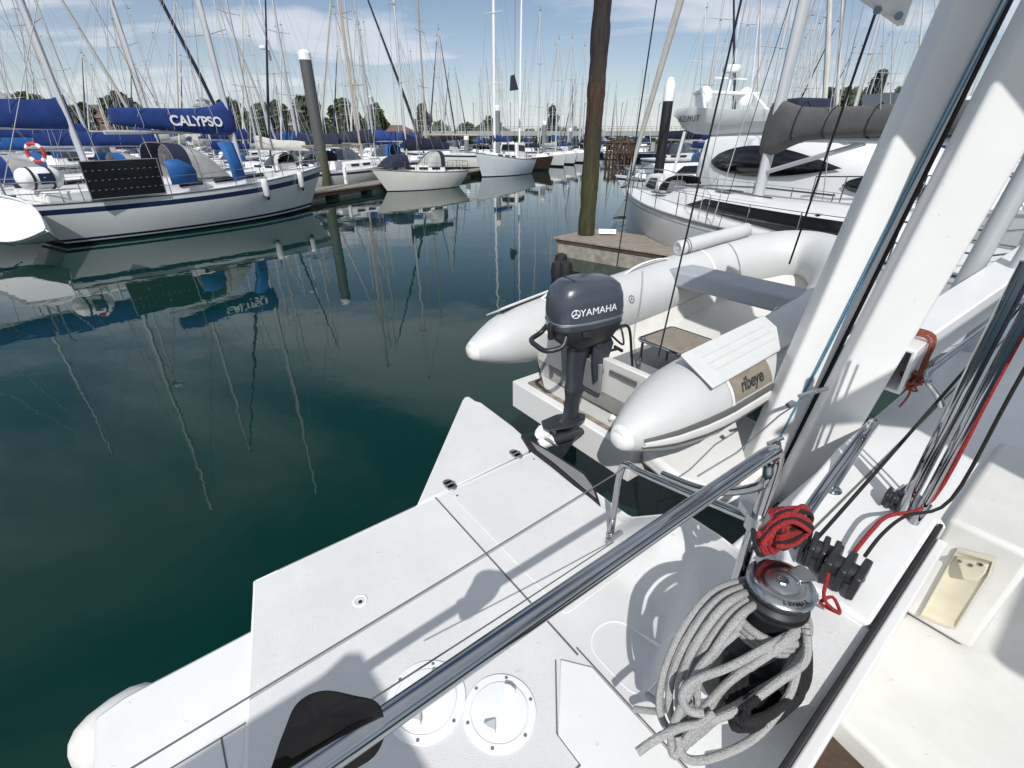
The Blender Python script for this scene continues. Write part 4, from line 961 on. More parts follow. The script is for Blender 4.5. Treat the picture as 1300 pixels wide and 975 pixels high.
def mast_mesh(x, z0, z1, r=.075, n=10, flat=.75):
    return MB().tube([V((x, 0, z0)), V((x - (z1 - z0)*.008, 0, lerp(z0, z1, .6))), V((x - (z1 - z0)*.018, 0, z1))], [r, r, r*.75], n, flat=flat)
def spreaders_mesh(x, zl, w_, r=.02):
    mb = MB()
    for z, k in zl:
        for s in (-1, 1): mb.tube([V((x, 0, z)), V((x - .12, s*w_*k, z + .04))], [r*1.2, r*.8], 6)
    return mb
def cover_mesh(x0, x1, z, h0, h1, wd=.17, sag=.0, n=12, seed=1):
    # x0 at the mast, x1 at the aft end of the boom; a lumpy stowed sail under a cover
    rnd = random.Random(seed); rings = []
    for i in range(n + 1):
        t = i/n; x = lerp(x0, x1, t); h = lerp(h0, h1, t**.55)*(1 + .06*math.sin(t*9 + seed)); w_ = wd*(1 - .45*t)*(1 + .08*math.sin(t*13 + seed)); zz = z - sag*math.sin(PI*t)
        if i in (0, n): w_ *= .55
        rings.append([V((x, w_*cy_, zz + h*cz_)) for cy_, cz_ in ((-.35, -.04), (-.85, .10), (-1, .32), (-.72, .62), (-.3, .92), (0, 1.0), (.3, .92), (.72, .62), (1, .32), (.85, .10), (.35, -.04))])
    return MB().loft(rings, True)
def hood_mesh(x0, x1, zb, w_, h, n=8, m=9):
    # sprayhood: arched cloth from x0 (aft hoop) forward to x1 (coaming)
    rings = []
    for i in range(n + 1):
        t = i/n; x = lerp(x0, x1, t); hh = h*math.cos(PI/2*t**1.6)**.8 if t < 1 else 0.02; ww = w_*(1 - .12*t)
        rings.append([V((x, ww*math.copysign(abs(math.cos(PI*j/m))**.55, math.cos(PI*j/m)), zb + max(hh, .02)*math.sin(PI*j/m)**.6 if 0 < j < m else zb)) for j in range(m + 1)])
    return rings
def stays_mesh(xb, xs, xm, zb, zs_, ztop, hw_, r=.012, extra=True):
    mb = MB(); xt = xm - ztop*.018
    mb.tube([V((xb, 0, zb)), V((xt, 0, ztop - .1))], r, 5).tube([V((xs, 0, zs_)), V((xt, 0, ztop))], r, 5)
    zsp = lerp(1.2, ztop, .52)
    for s in (-1, 1):
        mb.tube([V((xm - .1, s*hw_, zb*.8)), V((xm - .2, s*hw_*.75, zsp)), V((xt, 0, ztop - .15))], r, 5)
        if extra: mb.tube([V((xm - .5, s*hw_*.95, zb*.8)), V((xm - .1, 0, zsp))], r, 5)
    return mb
def rail_mesh(hw, zs, L, u0, u1, h=.6, n=6, r=.014, close_bow=False, close_stern=False, side=(-1, 1), gap=.0):
    mb = MB()
    for s in side:
        prev = None
        for i in range(n + 1):
            u = lerp(u0, u1, i/n); p = V((-L/2 + L*u, s*max(hw(u) - .06, .03), zs(u) - .03)); q = p + V((0, 0, h))
            mb.tube([p, q], r, 6)
            if prev is not None:
                for k in (1, .55): mb.tube([prev[0].lerp(prev[1], k), p.lerp(q, k)], r*.5, 5)
            prev = (p, q)
    return mb
def pulpit_mesh(hw, zs, L, h=.62, bow=True, r=.018):
    mb = MB()
    if bow:
        u = .86; b = [V((-L/2 + L*u, s*(hw(u) - .05), zs(u))) for s in (-1, 1)]; nose = V((L/2 + .05, 0, zs(1) + h))
        top = [p + V((0, 0, h)) for p in b]
        mb.tube(smooth_path([b[0], top[0] + V((.05, 0, 0)), nose + V((-.25, -.18, 0)), nose, nose + V((-.25, .18, 0)), top[1] + V((.05, 0, 0)), b[1]], 4), r, 7)
        for s in (-1, 1): mb.tube([V((L/2 - .35, s*.08, zs(.97))), nose + V((-.25, s*.18, 0))], r, 6)
        mid = [p + V((0, 0, h*.5)) for p in b]; mb.tube([mid[0], nose + V((-.2, -.1, -h*.5)), nose + V((-.2, .1, -h*.5)), mid[1]], r*.8, 6)
    else:
        u = .10; b = [V((-L/2 + L*u, s*(hw(u) - .05), zs(u))) for s in (-1, 1)]; e = [V((-L/2 + .05, s*(hw(0) - .08), zs(0))) for s in (-1, 1)]
        hh = V((0, 0, h))
        mb.tube([b[0], b[0] + hh, e[0] + hh, e[1] + hh, b[1] + hh, b[1]], r, 7); mb.tube([b[0] + hh*.5, e[0] + hh*.5, e[1] + hh*.5, b[1] + hh*.5], r*.8, 6)
        for q in e: mb.tube([q, q + hh], r, 6)
    return mb
def place(center, bow_dir):
    return (center[0], center[1], 0), math.atan2(bow_dir[1], bow_dir[0])
def small_fender(parent_loc, r=.11, l=.6, label='', tip='fender_navy', group=None):
    f = thing('fender', label, 'fender', parent_loc, 0, group)
    MB().lathe([(0, -l/2 + .02), (r*.6, -l/2 + .03), (r, -l/2 + .12), (r, l/2 - .12), (r*.8, l/2 - .04), (r*.4, l/2), (0, l/2)], (0, 0, 0), n=18).build('body', 'fender_white', f, smooth=60)
    MB().lathe([(0, -l/2 - .10), (.03, -l/2 - .09), (r*.65, -l/2 + .035), (0, -l/2 + .045)], (0, 0, 0), n=14).build('end_cap', tip, f)
    MB().tube([V((0, 0, l/2 - .02)), V((-.03, .02, l/2 + .35))], .012, 6).build('lanyard', 'rope_black', f)
    return f
def sailboat(name, label, cat_, loc, rz, L=11, B=3.6, fb0=1.2, fb1=1.6, hullm=('hull_white', 'navy', 'black_bottom'), stripe=(.10, .22), boot=(.86, .93), cover='blue_canvas', mast_x=.15, mast_h=14, mast_m='alloy', spr=((.36, 1), (.66, .8)), cabin=True, cab=(-.12, .30, .34, .24, .52), hood=None, boom=None, cov_h=(1.0, .5), group=None, detail=2, furl=None, win='window', mast_r=.10, stay_r=.012, soh=.6, boh=.9, tr=.72, seed=1, deckm='gelcoat', radar=False):
    t = thing(name, label, cat_, loc, rz, group)
    hw, zs, pt = hull_shape(L, B, fb0, fb1, tr, boh, soh)
    nst = 22 if detail > 1 else 12
    hm = [hullm[0], hullm[1], hullm[2]]
    bands = [(.05, 0), (stripe[0], 0), (stripe[1], 1), (.5, 0), (boot[0], 0), (boot[1], 1), (boot[1] + .035, 0), (1.0, 2), (1.6, 2)] if detail > 1 else [(stripe[0], 0), (stripe[1], 1), (.6, 0), (boot[0], 0), (1.0, 2), (1.6, 2)]
    hull_mesh(pt, bands, nst).build('hull', hm, t, smooth=50)
    deck_mesh(hw, zs, L).build('deck', deckm, t, smooth=50)
    if detail > 1:
        tr_ = MB()
        for s in (-1, 1): tr_.tube([pt(i/24, 0, s) + V((0, 0, .015)) for i in range(25)], .028, 6)
        tr_.build('toe_rail', 'dull_steel', t)
    zf = lambda x: zs(min(1, max(0, (x + L/2)/L)))
    mx = L*mast_x
    ztop_c = zf(mx)
    if cabin:
        x0, x1, w0, w1, hc = cab
        cbo = cabin_mesh(L*x0, L*x1, zf, B*w0, B*w1, hc).build('cabin', deckm, t, smooth=40, bevel=.02 if detail > 1 else 0)
        nW = 3 if detail > 1 else 2
        for s in (-1, 1):
            for k in range(nW):
                xa = lerp(L*x0, L*x1, .12 + .26*k); xb = xa + (L*(x1 - x0))*.17; tt = (xa - L*x0)/(L*(x1 - x0)); tb = (xb - L*x0)/(L*(x1 - x0))
                wa = lerp(B*w0, B*w1, tt**1.3)*.975*s; wb = lerp(B*w0, B*w1, tb**1.3)*.975*s
                za, zb_ = zf(xa) + hc*.32*(1 - .25*tt), zf(xb) + hc*.32*(1 - .25*tb)
                d = V((0, s*.02, 0))
                MB().prism([V((xa, wa, za)) + d, V((xb, wb, zb_)) + d, V((xb, wb*.97, zb_ + hc*.28)) + d, V((xa, wa*.97, za + hc*.28)) + d], V((0, -s*.05, 0))).build('window', win, cbo)
        ztop_c = zf(mx) + hc*.7
    if mast_m:
        zm = mast_h
        mo = mast_mesh(mx, ztop_c - .1, zm, mast_r).build('mast', mast_m, t)
        for q, k in spr: spreaders_mesh(mx, [(lerp(1.5, zm, q), k)], B*.36).build('spreader', mast_m, mo)
        hd = MB().tube([V((mx - .25, 0, zm)), V((mx - .25, .0, zm + .5))], .012, 5).box((mx - .2, 0, zm + .05), (.35, .04, .05)); hd.build('masthead', 'black_plastic', mo)
        stays_mesh(L/2 - .1, -L/2 + .1, mx, fb1, fb0, zm, B*.46, stay_r).build('rigging', 'rigging_wire', t)
        if radar: MB().lathe([(0, 0), (.25, 0), (.27, .06), (.25, .16), (0, .18)], (mx + .38, 0, lerp(1.5, zm, .45)), n=16).build('radar_dome', 'white_paint', mo)
        if boom:
            xe, zb_ = boom
            bo_ = MB().tube([V((mx - .08, 0, zb_ + .08)), V((xe - .25, 0, zb_ + .02))], .07, 10).build('boom', mast_m, t)
            if cover:
                MB().add([], [])
                cover_mesh(mx + .12, xe, zb_ + .06, cov_h[0], cov_h[1], seed=seed).build('sail_cover', cover, t, smooth=70)
            if detail > 1:
                lz = MB()
                for q in (.35, .6, .85):
                    xq = lerp(mx, xe, q)
                    for s in (-1, 1): lz.tube([V((xq, s*.12, zb_ + .1)), V((mx - .2, s*.1, lerp(zb_, zm, .5)))], .007, 5)
                lz.tube([V((xe - .1, 0, zb_ + .1)), V((mx - zm*.017, 0, zm))], .008, 5).tube([V((lerp(mx, xe, .8), 0, zb_)), V((lerp(mx, xe, .75), 0, zf(lerp(mx, xe, .8)) + .3))], .012, 5)
                lz.build('lazy_jack', 'rope_grey', t)
        if furl:
            MB().tube([V((L/2 - .15, 0, fb1 + .35)), V((lerp(L/2, mx, .3), 0, lerp(fb1, zm, .3))), V((mx - zm*.015 + .15, 0, zm - .5))], [.07, .10, .03], 8).build('furled_sail', furl, t)
    if detail > 1:
        pulpit_mesh(hw, zs, L).build('pulpit', 'steel', t); pulpit_mesh(hw, zs, L, bow=False).build('pushpit', 'steel', t)
        [rail_mesh(hw, zs, L, .14, .84, n=7, side=(s_,)).build('guardrail', 'steel', t) for s_ in (-1, 1)]
    if hood:
        x0, x1, hh, hmat = hood
        zb_ = zf(L*x0) + .35; rings = hood_mesh(L*x0, L*x1, zb_, B*.33, hh)
        MB().loft(rings[:3], False).build('sprayhood', hmat, t, smooth=60)
        if detail > 1:
            MB().loft(rings[2:], False).build('hood_window', 'clear_vinyl', t, smooth=60)
        else: MB().loft(rings[2:], False).build('hood_window', 'smoke_glass', t, smooth=60)
    t['hw'] = 0
    del t['hw']
    return t, hw, zs, pt
# ------------------------------------------------------------------ the big white yacht at left with its name on the boom cover
bw, sw_ = G(395, 265), G(60, 310)
cd = (bw - sw_).normalized(); cc = (bw + sw_)/2 + cd*.15
Lc = 12.1; rzc = math.atan2(cd.y, cd.x)
cal, hwC, zsC, ptC = sailboat('sailing_yacht', 'white yacht with navy stripe and blue boom cover lettered CALYPSO at left', 'sailing yacht', (cc.x, cc.y, 0), rzc, L=Lc, B=3.7, fb0=1.28, fb1=1.86, cover=None, mast_x=.157, mast_h=15.5, cab=(-.16, .27, .33, .22, .50), boom=(-2.35, 3.22), furl=None, soh=1.0, boh=1.15, tr=.62, mast_r=.14, stay_r=.012, stripe=(.115, .24), boot=(.84, .90))
mxC = Lc*.157
def cal_cover():
    rings = []
    prof = [(.18, 3.22, 1.32, .14), (.02, 3.22, 1.36, .20), (-.22, 3.20, 1.20, .22), (-.6, 3.2, 1.02, .22), (-1.2, 3.22, .90, .21), (-2.2, 3.30, .78, .19), (-3.2, 3.38, .66, .16), (-4.1, 3.46, .56, .12), (-4.22, 3.5, .46, .06)]
    for dx, z, h, w_ in prof:
        rings.append([V((mxC + dx, w_*a, z + h*b)) for a, b in ((-.4, -.02), (-.9, .08), (-1, .30), (-.8, .58), (-.45, .86), (0, 1.0), (.45, .86), (.8, .58), (1, .30), (.9, .08), (.4, -.02))])
    return MB().loft(rings)
cov = cal_cover().build('sail_cover', 'blue_canvas', cal, smooth=70, sub=1)
def cal_text(p):
    x = mxC - 1.42 + p.x; z = 3.22 + .41 + p.y
    q = (z - 3.22)/.9; w_ = .215*(1 - .45*max(0, q - .3)/.4*.6)
    return V((x, -w_ - .030 - p.z, z))
text_mb('CALYPSO', .46, (0, 0, 0), (1, 0, 0), (0, 1, 0), .004, .012, 1.0, 0, cal_text).build('cover_lettering', 'letter_white', cov, smooth=0)
for dx in (-.75, -2.3, -3.3):
    q_ = max(0, (-dx - .5)/3.7); zz, hh, ww = lerp(3.2, 3.45, q_), lerp(1.0, .6, q_), lerp(.235, .165, q_)
    MB().tube([V((mxC + dx, ww*a, zz + hh*b)) for a, b in ((0, -.03), (-.95, .06), (-1.03, .30), (-.82, .6), (-.46, .90), (0, 1.05), (.46, .9), (.82, .6), (1.03, .3), (.95, .06))], .010, 6, loop=True).build('sail_tie', 'rope_grey', cal)
# solar panel on the side rail
sp = MB().prism([V((-4.25, -1.72, 1.32)), V((-2.15, -1.86, 1.36)), V((-2.15, -1.92, 2.48)), V((-4.25, -1.78, 2.44))], V((0, .04, 0)))
spo = sp.build('solar_panel', 'solar_cell', cal)
ln = MB()
for q in (.02, .98): ln.tube([V((-4.25, -1.725, 1.32)).lerp(V((-4.25, -1.785, 2.44)), q), V((-2.15, -1.865, 1.36)).lerp(V((-2.15, -1.925, 2.48)), q)], .016, 5)
for q in (0, 1): ln.tube([V((-4.25, -1.725, 1.32)).lerp(V((-2.15, -1.865, 1.36)), q), V((-4.25, -1.785, 2.44)).lerp(V((-2.15, -1.925, 2.48)), q)], .016, 5)
ln.build('panel_frame', 'dull_steel', spo)
l2 = MB()
for i in range(12):
    for j in (1, 2, 3):
        a = V((-4.25, -1.728, 1.32)).lerp(V((-2.15, -1.868, 1.36)), (i + .5)/12); b_ = V((-4.25, -1.788, 2.44)).lerp(V((-2.15, -1.928, 2.48)), (i + .5)/12); p = a.lerp(b_, j/4)
        l2.box(p, (.055, .006, .012))
l2.build('cell_contact', 'seat_grey', spo)
# life raft canister on the stern, with straps and label
rf = MB().lathe([(0, -.56), (.12, -.55), (.24, -.48), (.30, -.38), (.31, .0), (.30, .38), (.24, .48), (.12, .55), (0, .56)], (-5.0, -.75, 1.98), (1, .1, 0), 24).build('life_raft_canister', 'white_paint', cal, smooth=50)
for q in (-.25, .22): MB().lathe([(.312, -.03), (.322, -.03), (.322, .03), (.312, .03)], (-5.0 + q, -.75 + q*.1, 1.98), (1, .1, 0), 24).build('strap', 'rubber', rf)
MB().prism([V((-5.1, -1.07, 1.82)), V((-4.72, -1.03, 1.82)), V((-4.72, -1.03, 2.12)), V((-5.1, -1.07, 2.12))], V((0, .02, 0))).build('label_plate', 'navy', rf)
# sprayhood with clear windows, blue dodgers
zbc = 1.75; rings = hood_mesh(-1.25, .75, zbc, 1.2, 1.18, 10, 12)
MB().loft(rings[:4], False).build('sprayhood', 'navy_canvas', cal, smooth=60)
MB().loft(rings[3:], False).build('hood_window', 'clear_vinyl', cal, smooth=60)
hp = MB()
for r_ in (rings[0], rings[4]): hp.tube([p + V((0, 0, .01)) for p in r_], .016, 6)
hp.build('hood_frame', 'steel', cal)
dgm = MB().loft([[V((.62, -1.40, 1.58)), V((.6, -1.38, 2.2)), V((.45, -1.2, 2.92))], [V((.78, -1.42, 1.57)), V((.76, -1.43, 2.2)), V((.7, -1.25, 2.98))], [V((1.02, -1.40, 1.6)), V((1.0, -1.38, 2.2)), V((.95, -1.2, 2.95))], [V((1.18, -1.36, 1.66)), V((1.15, -1.3, 2.2)), V((1.12, -1.15, 2.9))]], False)
dgo = dgm.build('side_cloth', 'teal_canvas', cal, smooth=60); so_ = dgo.modifiers.new('solid', 'SOLIDIFY'); so_.thickness = .02
dg2 = MB().loft([[V((-1.7, -1.50, 1.6)), V((-1.7, -1.48, 2.15)), V((-1.75, -1.4, 2.35))], [V((-1.2, -1.52, 1.6)), V((-1.2, -1.5, 2.15)), V((-1.25, -1.4, 2.42))], [V((-.8, -1.5, 1.6)), V((-.75, -1.48, 2.0)), V((-.8, -1.4, 2.2))]], False)
dg2o = dg2.build('side_cloth', 'teal_canvas', cal, smooth=60); so_ = dg2o.modifiers.new('solid', 'SOLIDIFY'); so_.thickness = .02
# stern arch rails and cockpit coaming
MB().box((-3.6, 0, 1.45), (3.2, 2.5, .34)).build('cockpit_coaming', 'gelcoat', cal, bevel=.08, bseg=3)
wv = MB().tube([V((-5.85, -.5, 1.3)), V((-5.9, -.5, 3.0))], .03, 8).tube([V((-5.85, .5, 1.3)), V((-5.9, .5, 3.0))], .03, 8).tube([V((-5.9, -.9, 3.0)), V((-5.9, .9, 3.0))], .03, 8)
wv.build('stern_arch', 'steel', cal)
M_cal = Matrix.Translation((cc.x, cc.y, 0)) @ Matrix.Rotation(rzc, 4, 'Z')
def side_hang(ptf, Mx, u, side, k=.1, out=.10):
    p = ptf(u, k, side); return Mx @ (p + V((0, side*out, 0)))
p = side_hang(ptC, M_cal, .640, -1, .16); f1 = small_fender(p, .13, .75, 'white fender hanging amidships on the CALYPSO yacht, just right of its mast')
p = side_hang(ptC, M_cal, .83, -1, .16); f2 = small_fender(p, .13, .72, 'white fender hanging near the bow of the CALYPSO yacht')
for f in (f1, f2): f.rotation_euler = (R(4), R(-6), rzc)
lb_ = thing('lifebuoy', 'red and white ring lifebuoy hanging on the rail at far left', 'lifebuoy', D(45, 194, 17.0))
MB().tube([V((.27*math.cos(2*PI*k/28), 0, .27*math.sin(2*PI*k/28))) for k in range(28)], .055, 10, loop=True).build('ring', 'red_paint', lb_)
for k in range(4):
    a = PI/4 + k*PI/2
    MB().tube([V((.27*math.cos(a + q), 0, .27*math.sin(a + q))) for q in (-.22, -.1, 0, .1, .22)], .059, 10).build('white_band', 'white_paint', lb_)
# small white tender slung at its stern
tn = thing('tender', 'small smooth white tender hanging at the stern of the CALYPSO yacht', 'tender', (-14.35, 14.15, .75), R(-8))
hw_, zs_, pt_ = hull_shape(2.7, 1.35, .42, .5, .8, .25, .05, .45, 12, 2.6)
hm = hull_mesh(pt_, [(.06, 0), (.3, 0), (.7, 0), (1.0, 0), (1.4, 0)], 14).build('hull', ['hull_white'], tn, smooth=60); 
deck_mesh(hw_, zs_, 2.7, drop=.12, camber=0).build('inner_floor', 'gelcoat', tn)
MB().tube([pt_(i/16, 0, 1) for i in range(17)], .022, 6).tube([pt_(i/16, 0, -1) for i in range(17)], .022, 6).build('gunwale', 'gelcoat', tn)
MB().tube([V((-.9, -.3, .3)), V((-.6, -.62, .05)), V((-.2, -.5, -.3))], .012, 6).build('sling', 'rope_black', tn)
tn.rotation_euler = (R(48), R(12), R(-10))
# ------------------------------------------------------------------ neighbours of that yacht
S_ = V((cd.y, -cd.x, 0))      # starboard direction
mst = (V((cc.x, cc.y, 0)) - S_*4.6 - cd*3.7)
sailboat('sailing_yacht', 'white yacht with plain unlettered blue boom cover cut off by the left edge', 'sailing yacht', (mst.x, mst.y, 0), rzc, L=12, B=3.7, fb0=1.25, fb1=1.7, cover='blue_canvas', mast_x=.16, mast_h=16, boom=(-3.2, 3.35), cov_h=(1.2, .6), hood=(-.10, .06, .95, 'blue_canvas'), mast_r=.15, seed=4, radar=True)
m3 = V((cc.x, cc.y, 0)) - S_*9.4 + cd*2.0
sailboat('sailing_yacht', 'white yacht with low blue sail cover and navy furled headsail behind the CALYPSO boom', 'sailing yacht', (m3.x, m3.y, 0), rzc, L=12, B=3.7, fb0=1.2, fb1=1.65, cover='blue_canvas', mast_x=.12, mast_h=17, boom=(-3.6, 2.7), cov_h=(.9, .5), hood=(-.10, .06, .9, 'teal_canvas'), furl='navy_canvas', mast_r=.14, seed=7)
m4 = V((cc.x, cc.y, 0)) - S_*14 - cd*1.5
sailboat('sailing_yacht', 'white yacht with teal boom cover behind the two blue covered yachts', 'sailing yacht', (m4.x, m4.y, 0), rzc + PI, L=11, B=3.5, fb0=1.2, fb1=1.6, cover='teal_canvas', mast_x=.14, mast_h=15, boom=(-3.0, 2.5), cov_h=(.8, .45), hood=(-.10, .06, .9, 'teal_canvas'), mast_r=.09, seed=8)
# ------------------------------------------------------------------ white sloop by the pontoon
a, b = G(494, 243), G(574, 236.5)
d_ = (a - b).normalized(); c_ = (a + b)/2
sl, hwS, zsS, ptS = sailboat('sailing_yacht', 'small white sloop with black boom cover and black canvas hoods by the grey pile', 'sailing yacht', (c_.x, c_.y, 0), math.atan2(d_.y, d_.x), L=7.6, B=2.5, fb0=1.05, fb1=1.35, hullm=('hull_cream', 'hull_cream', 'navy'), cover='navy_canvas', mast_x=.14, mast_h=14.5, mast_m='alloy', cab=(-.20, .30, .33, .2, .50), boom=(-2.6, 2.35), cov_h=(1.15, .45), hood=(-.20, -.02, .95, 'navy_canvas'), boot=(.90, .93), mast_r=.10, seed=3, boh=1.0, soh=.9, tr=.55)
rk_ = thing('folded_canopy', 'black folded canvas canopy frame on the foredeck of the small white sloop', 'canopy', (c_.x + d_.x*2.0, c_.y + d_.y*2.0, 1.3), math.atan2(d_.y, d_.x))
MB().loft(hood_mesh(-.6, 1.0, .15, .75, .75), False).build('cloth', 'navy_canvas', rk_, smooth=60)
# ------------------------------------------------------------------ motor sailer with wheelhouse
a, b = V((-2.75, 46.8, 0)), V((1.0, 52.5, 0))
d_ = (a - b).normalized(); c_ = (a + b)/2
ms, *_ = sailboat('motor_sailer', 'pale motor sailer with small wheelhouse and twin tall masts', 'motor sailer', (c_.x, c_.y, 0), math.atan2(d_.y, d_.x), L=8.6, B=3.3, fb0=1.3, fb1=2.0, hullm=('hull_blue', 'hull_white', 'navy'), cover='blue_canvas', mast_x=.16, mast_h=18, cab=(-.15, .28, .30, .18, .45), boom=(-1.6, 2.8), cov_h=(.6, .4), stripe=(.04, .09), boot=(.88, .93), mast_m='white_paint', mast_r=.12, seed=6)
wh = MB().hexa([V((-2.6, -1.0, 1.3)), V((-.9, -1.05, 1.3)), V((-.9, 1.05, 1.3)), V((-2.6, 1.0, 1.3))], [V((-2.55, -.9, 2.75)), V((-1.05, -.9, 2.8)), V((-1.05, .9, 2.8)), V((-2.55, .9, 2.75))]).build('wheelhouse', 'white_paint', ms, bevel=.05)
for s in (-1, 1):
    MB().prism([V((-2.4, s*1.0, 2.05)), V((-1.3, s*1.0, 2.1)), V((-1.35, s*.955, 2.6)), V((-2.4, s*.95, 2.55))], V((0, s*-.06, 0))).build('window', 'window', wh)
MB().prism([V((-.90, -.8, 2.1)), V((-.90, .8, 2.1)), V((-.99, .7, 2.65)), V((-.99, -.7, 2.65))], V((.03, 0, 0))).build('window', 'window', wh)
mast_mesh(-2.9, 1.3, 15, .10).build('mizzen_mast', 'white_paint', ms)
fl = MB().tube([V((-.6, 1.1, 5)), V((-.6, 1.1, 12.2))], .015, 5); 
flo = thing('flag', 'dark navy burgee flag hoisted beside the masts of the pale motor sailer', 'flag', D(652, 108, 49)); MB().prism([V((-.28, 0, .7)), V((-.35, 0, -.45)), V((.45, 0, -.35)), V((.08, .04, .8))], V((0, .02, 0))).build('cloth', 'navy_canvas', flo)
MB().tube([V((.1, 0, -9.0)), V((.12, 0, 6.5))], .016, 5).build('halyard', 'rope_black', flo)
# next boats along the fairway
for (x, y, L_, hull_, ang, cov_, lab) in ((677, 215, 8.5, 'dark_hull', 118, 'navy_canvas', 'dark brown hulled yacht moored behind the pale motor sailer'), (700, 210.5, 8.5, 'hull_white', 112, 'cream_canvas', 'white yacht showing its stern right of the dark brown hull'), (716, 208, 8.0, 'hull_white', 110, 'blue_canvas', 'small white yacht, middle of the three white hulls before the bridge'), (731, 206, 8.0, 'hull_white', 108, 'navy_canvas', 'last white yacht before the weedy pile in the fairway row')):
    p = G(x, y)
    sailboat('sailing_yacht', lab, 'sailing yacht', (p.x, p.y, 0), R(ang + 180), L=L_, B=2.9, fb0=1.1, fb1=1.5, hullm=(hull_, hull_, 'black_bottom'), cover=cov_, mast_x=.12, mast_h=12.5 + (x % 3), boom=(-3, 2.2), cov_h=(.6, .35), detail=1, mast_r=.10, stay_r=.014)
# ================================================================== right hand side: jetty, white yacht, motor yacht
jt = thing('jetty', 'weathered grey timber jetty end with concrete underside and black rubber fender', 'jetty', G(790, 315, .3))
JO = jt.location.copy()
q = [G(703, 300, .52), G(752, 290, .52), G(905, 308, .52), G(905, 352, .52), G(716, 313, .52)]
jp = MB()
pa, pb_, pc, pd = G(702, 301, .52), G(752, 290, .52), G(1000, 322, .52), G(1000, 372, .52)
pd = pa + (pc - pb_)
nb = 9
for k in range(nb):
    a0, a1 = k/nb, (k + .93)/nb
    jp.prism([lerp(pa, pb_, a0), lerp(pa, pb_, a1), lerp(pd, pc, a1), lerp(pd, pc, a0)], (0, 0, -.05))
jp.build('decking', 'dock_wood', jt, off=JO, bevel=.006)
def ins(k, z): 
    c = (pa + pb_ + pc + pd)/4; return [V((*(c + (p - c)*k).xy, z)) for p in (pa, pb_, pc, pd)]
MB().hexa(ins(.97, .38), ins(.97, .466)).build('edge_beam', 'old_timber', jt, off=JO)
MB().hexa(ins(.93, -.3), ins(.95, .378)).build('float', 'concrete', jt, off=JO)
rb = MB()
for x, y, z in ((712, 335, .32), (718, 345, .22), (708, 345, .2)): rb.lathe([(0, -.2), (.14, -.2), (.17, 0), (.14, .22), (.05, .26), (0, .26)], G(x, y, z), n=14)
rb.build('tyre_fender', 'rubber', jt, off=JO)
# weedy timber pile through its corner
pl0 = G(744, 299, .5)
pile = MB(); rnd = random.Random(2); rings = []
for k in range(60):
    z = -.6 + k*.16; r = .225 + .012*math.sin(k*.9) + (.02 if z < 2.6 else 0)*rnd.random()
    rings.append([V((pl0.x, pl0.y, 0)) + V((math.cos(2*PI*i/20)*(r + rnd.uniform(-.012, .012)), math.sin(2*PI*i/20)*(r + rnd.uniform(-.012, .012)), z)) for i in range(20)])
po = pile.loft(rings).build('mooring_pile', 'weedy_timber', off=V((pl0.x, pl0.y, 0)), smooth=60); po.location = (pl0.x, pl0.y, 0)
tag(po, 'tall dark timber pile green with weed at the jetty corner', 'mooring pile')
# placard on the jetty
pp = G(771, 294, .62)
plo = MB().box((0, 0, 0), (.50, .03, .14)).build('placard', 'white_paint', smooth=0, bevel=.004); plo.location = pp + V((0, 0, .0)); plo.rotation_euler = (R(-30), 0, R(-8))
tag(plo, 'small white placard lying on the jetty beside the weedy pile', 'placard')
for k, (a_, b_) in enumerate(((-.16, .10), (-.02, .07), (.12, .12))): MB().box((a_, -.0165, .0), (b_, .002, .035)).build('placard_mark', 'seat_grey', plo, smooth=0)
# ------------------------------------------------------------------ white sailing yacht alongside
d1 = V((-.32, .95, 0)).normalized(); tip = V((4.06, 18.0, 0)); L1 = 11.8; c1 = tip - d1*L1/2
y1, hw1, zs1, pt1 = sailboat('sailing_yacht', 'white yacht with dark window band and grey canvas sail cover right of the weedy pile', 'sailing yacht', (c1.x, c1.y, 0), math.atan2(d1.y, d1.x), L=L1, B=3.8, fb0=1.3, fb1=1.52, hullm=('hull_white', 'seat_grey', 'hull_white'), cover=None, mast_x=-.017, mast_h=18, cabin=False, stripe=(.075, .10), boot=(.9, .92), mast_r=.14, tr=.8, boh=.35, furl='cream_canvas', soh=.3, deckm='gelcoat', boom=(-4.6, 2.96))
z1 = lambda x: zs1(min(1, max(0, (x + L1/2)/L1)))
cab1 = cabin_mesh(-4.0, 3.3, z1, 1.42, .55, .60, rake1=1.2, n=10).build('coachroof', 'gelcoat', y1, smooth=50)
wn1 = MB()
for s in (-1, 1):
    pts = [(-2.3, .10), (1.9, .22), (1.2, .44), (-2.3, .50)]
    def wp(x, dz, e):
        t = (x + 4.0)/7.3; w_ = lerp(1.42, .55, max(t, 0)**1.3)*(1 - .06*dz/.5); return V((x, s*(w_ + e), z1(x) - .06 + dz))
    top = [wp(lerp(-3.7, .55, k/10), .52 - .08*k/10, .012) for k in range(11)]; bot = [wp(lerp(-3.7, 1.4, k/10), .12 + .06*k/10, .016) for k in range(11)]
    wn1.loft([top, bot], False)
wo = wn1.build('window', 'dark_acrylic', cab1); sm_ = wo.modifiers.new('solid', 'SOLIDIFY'); sm_.thickness = .015
mx1 = L1*-.017
cv1 = []
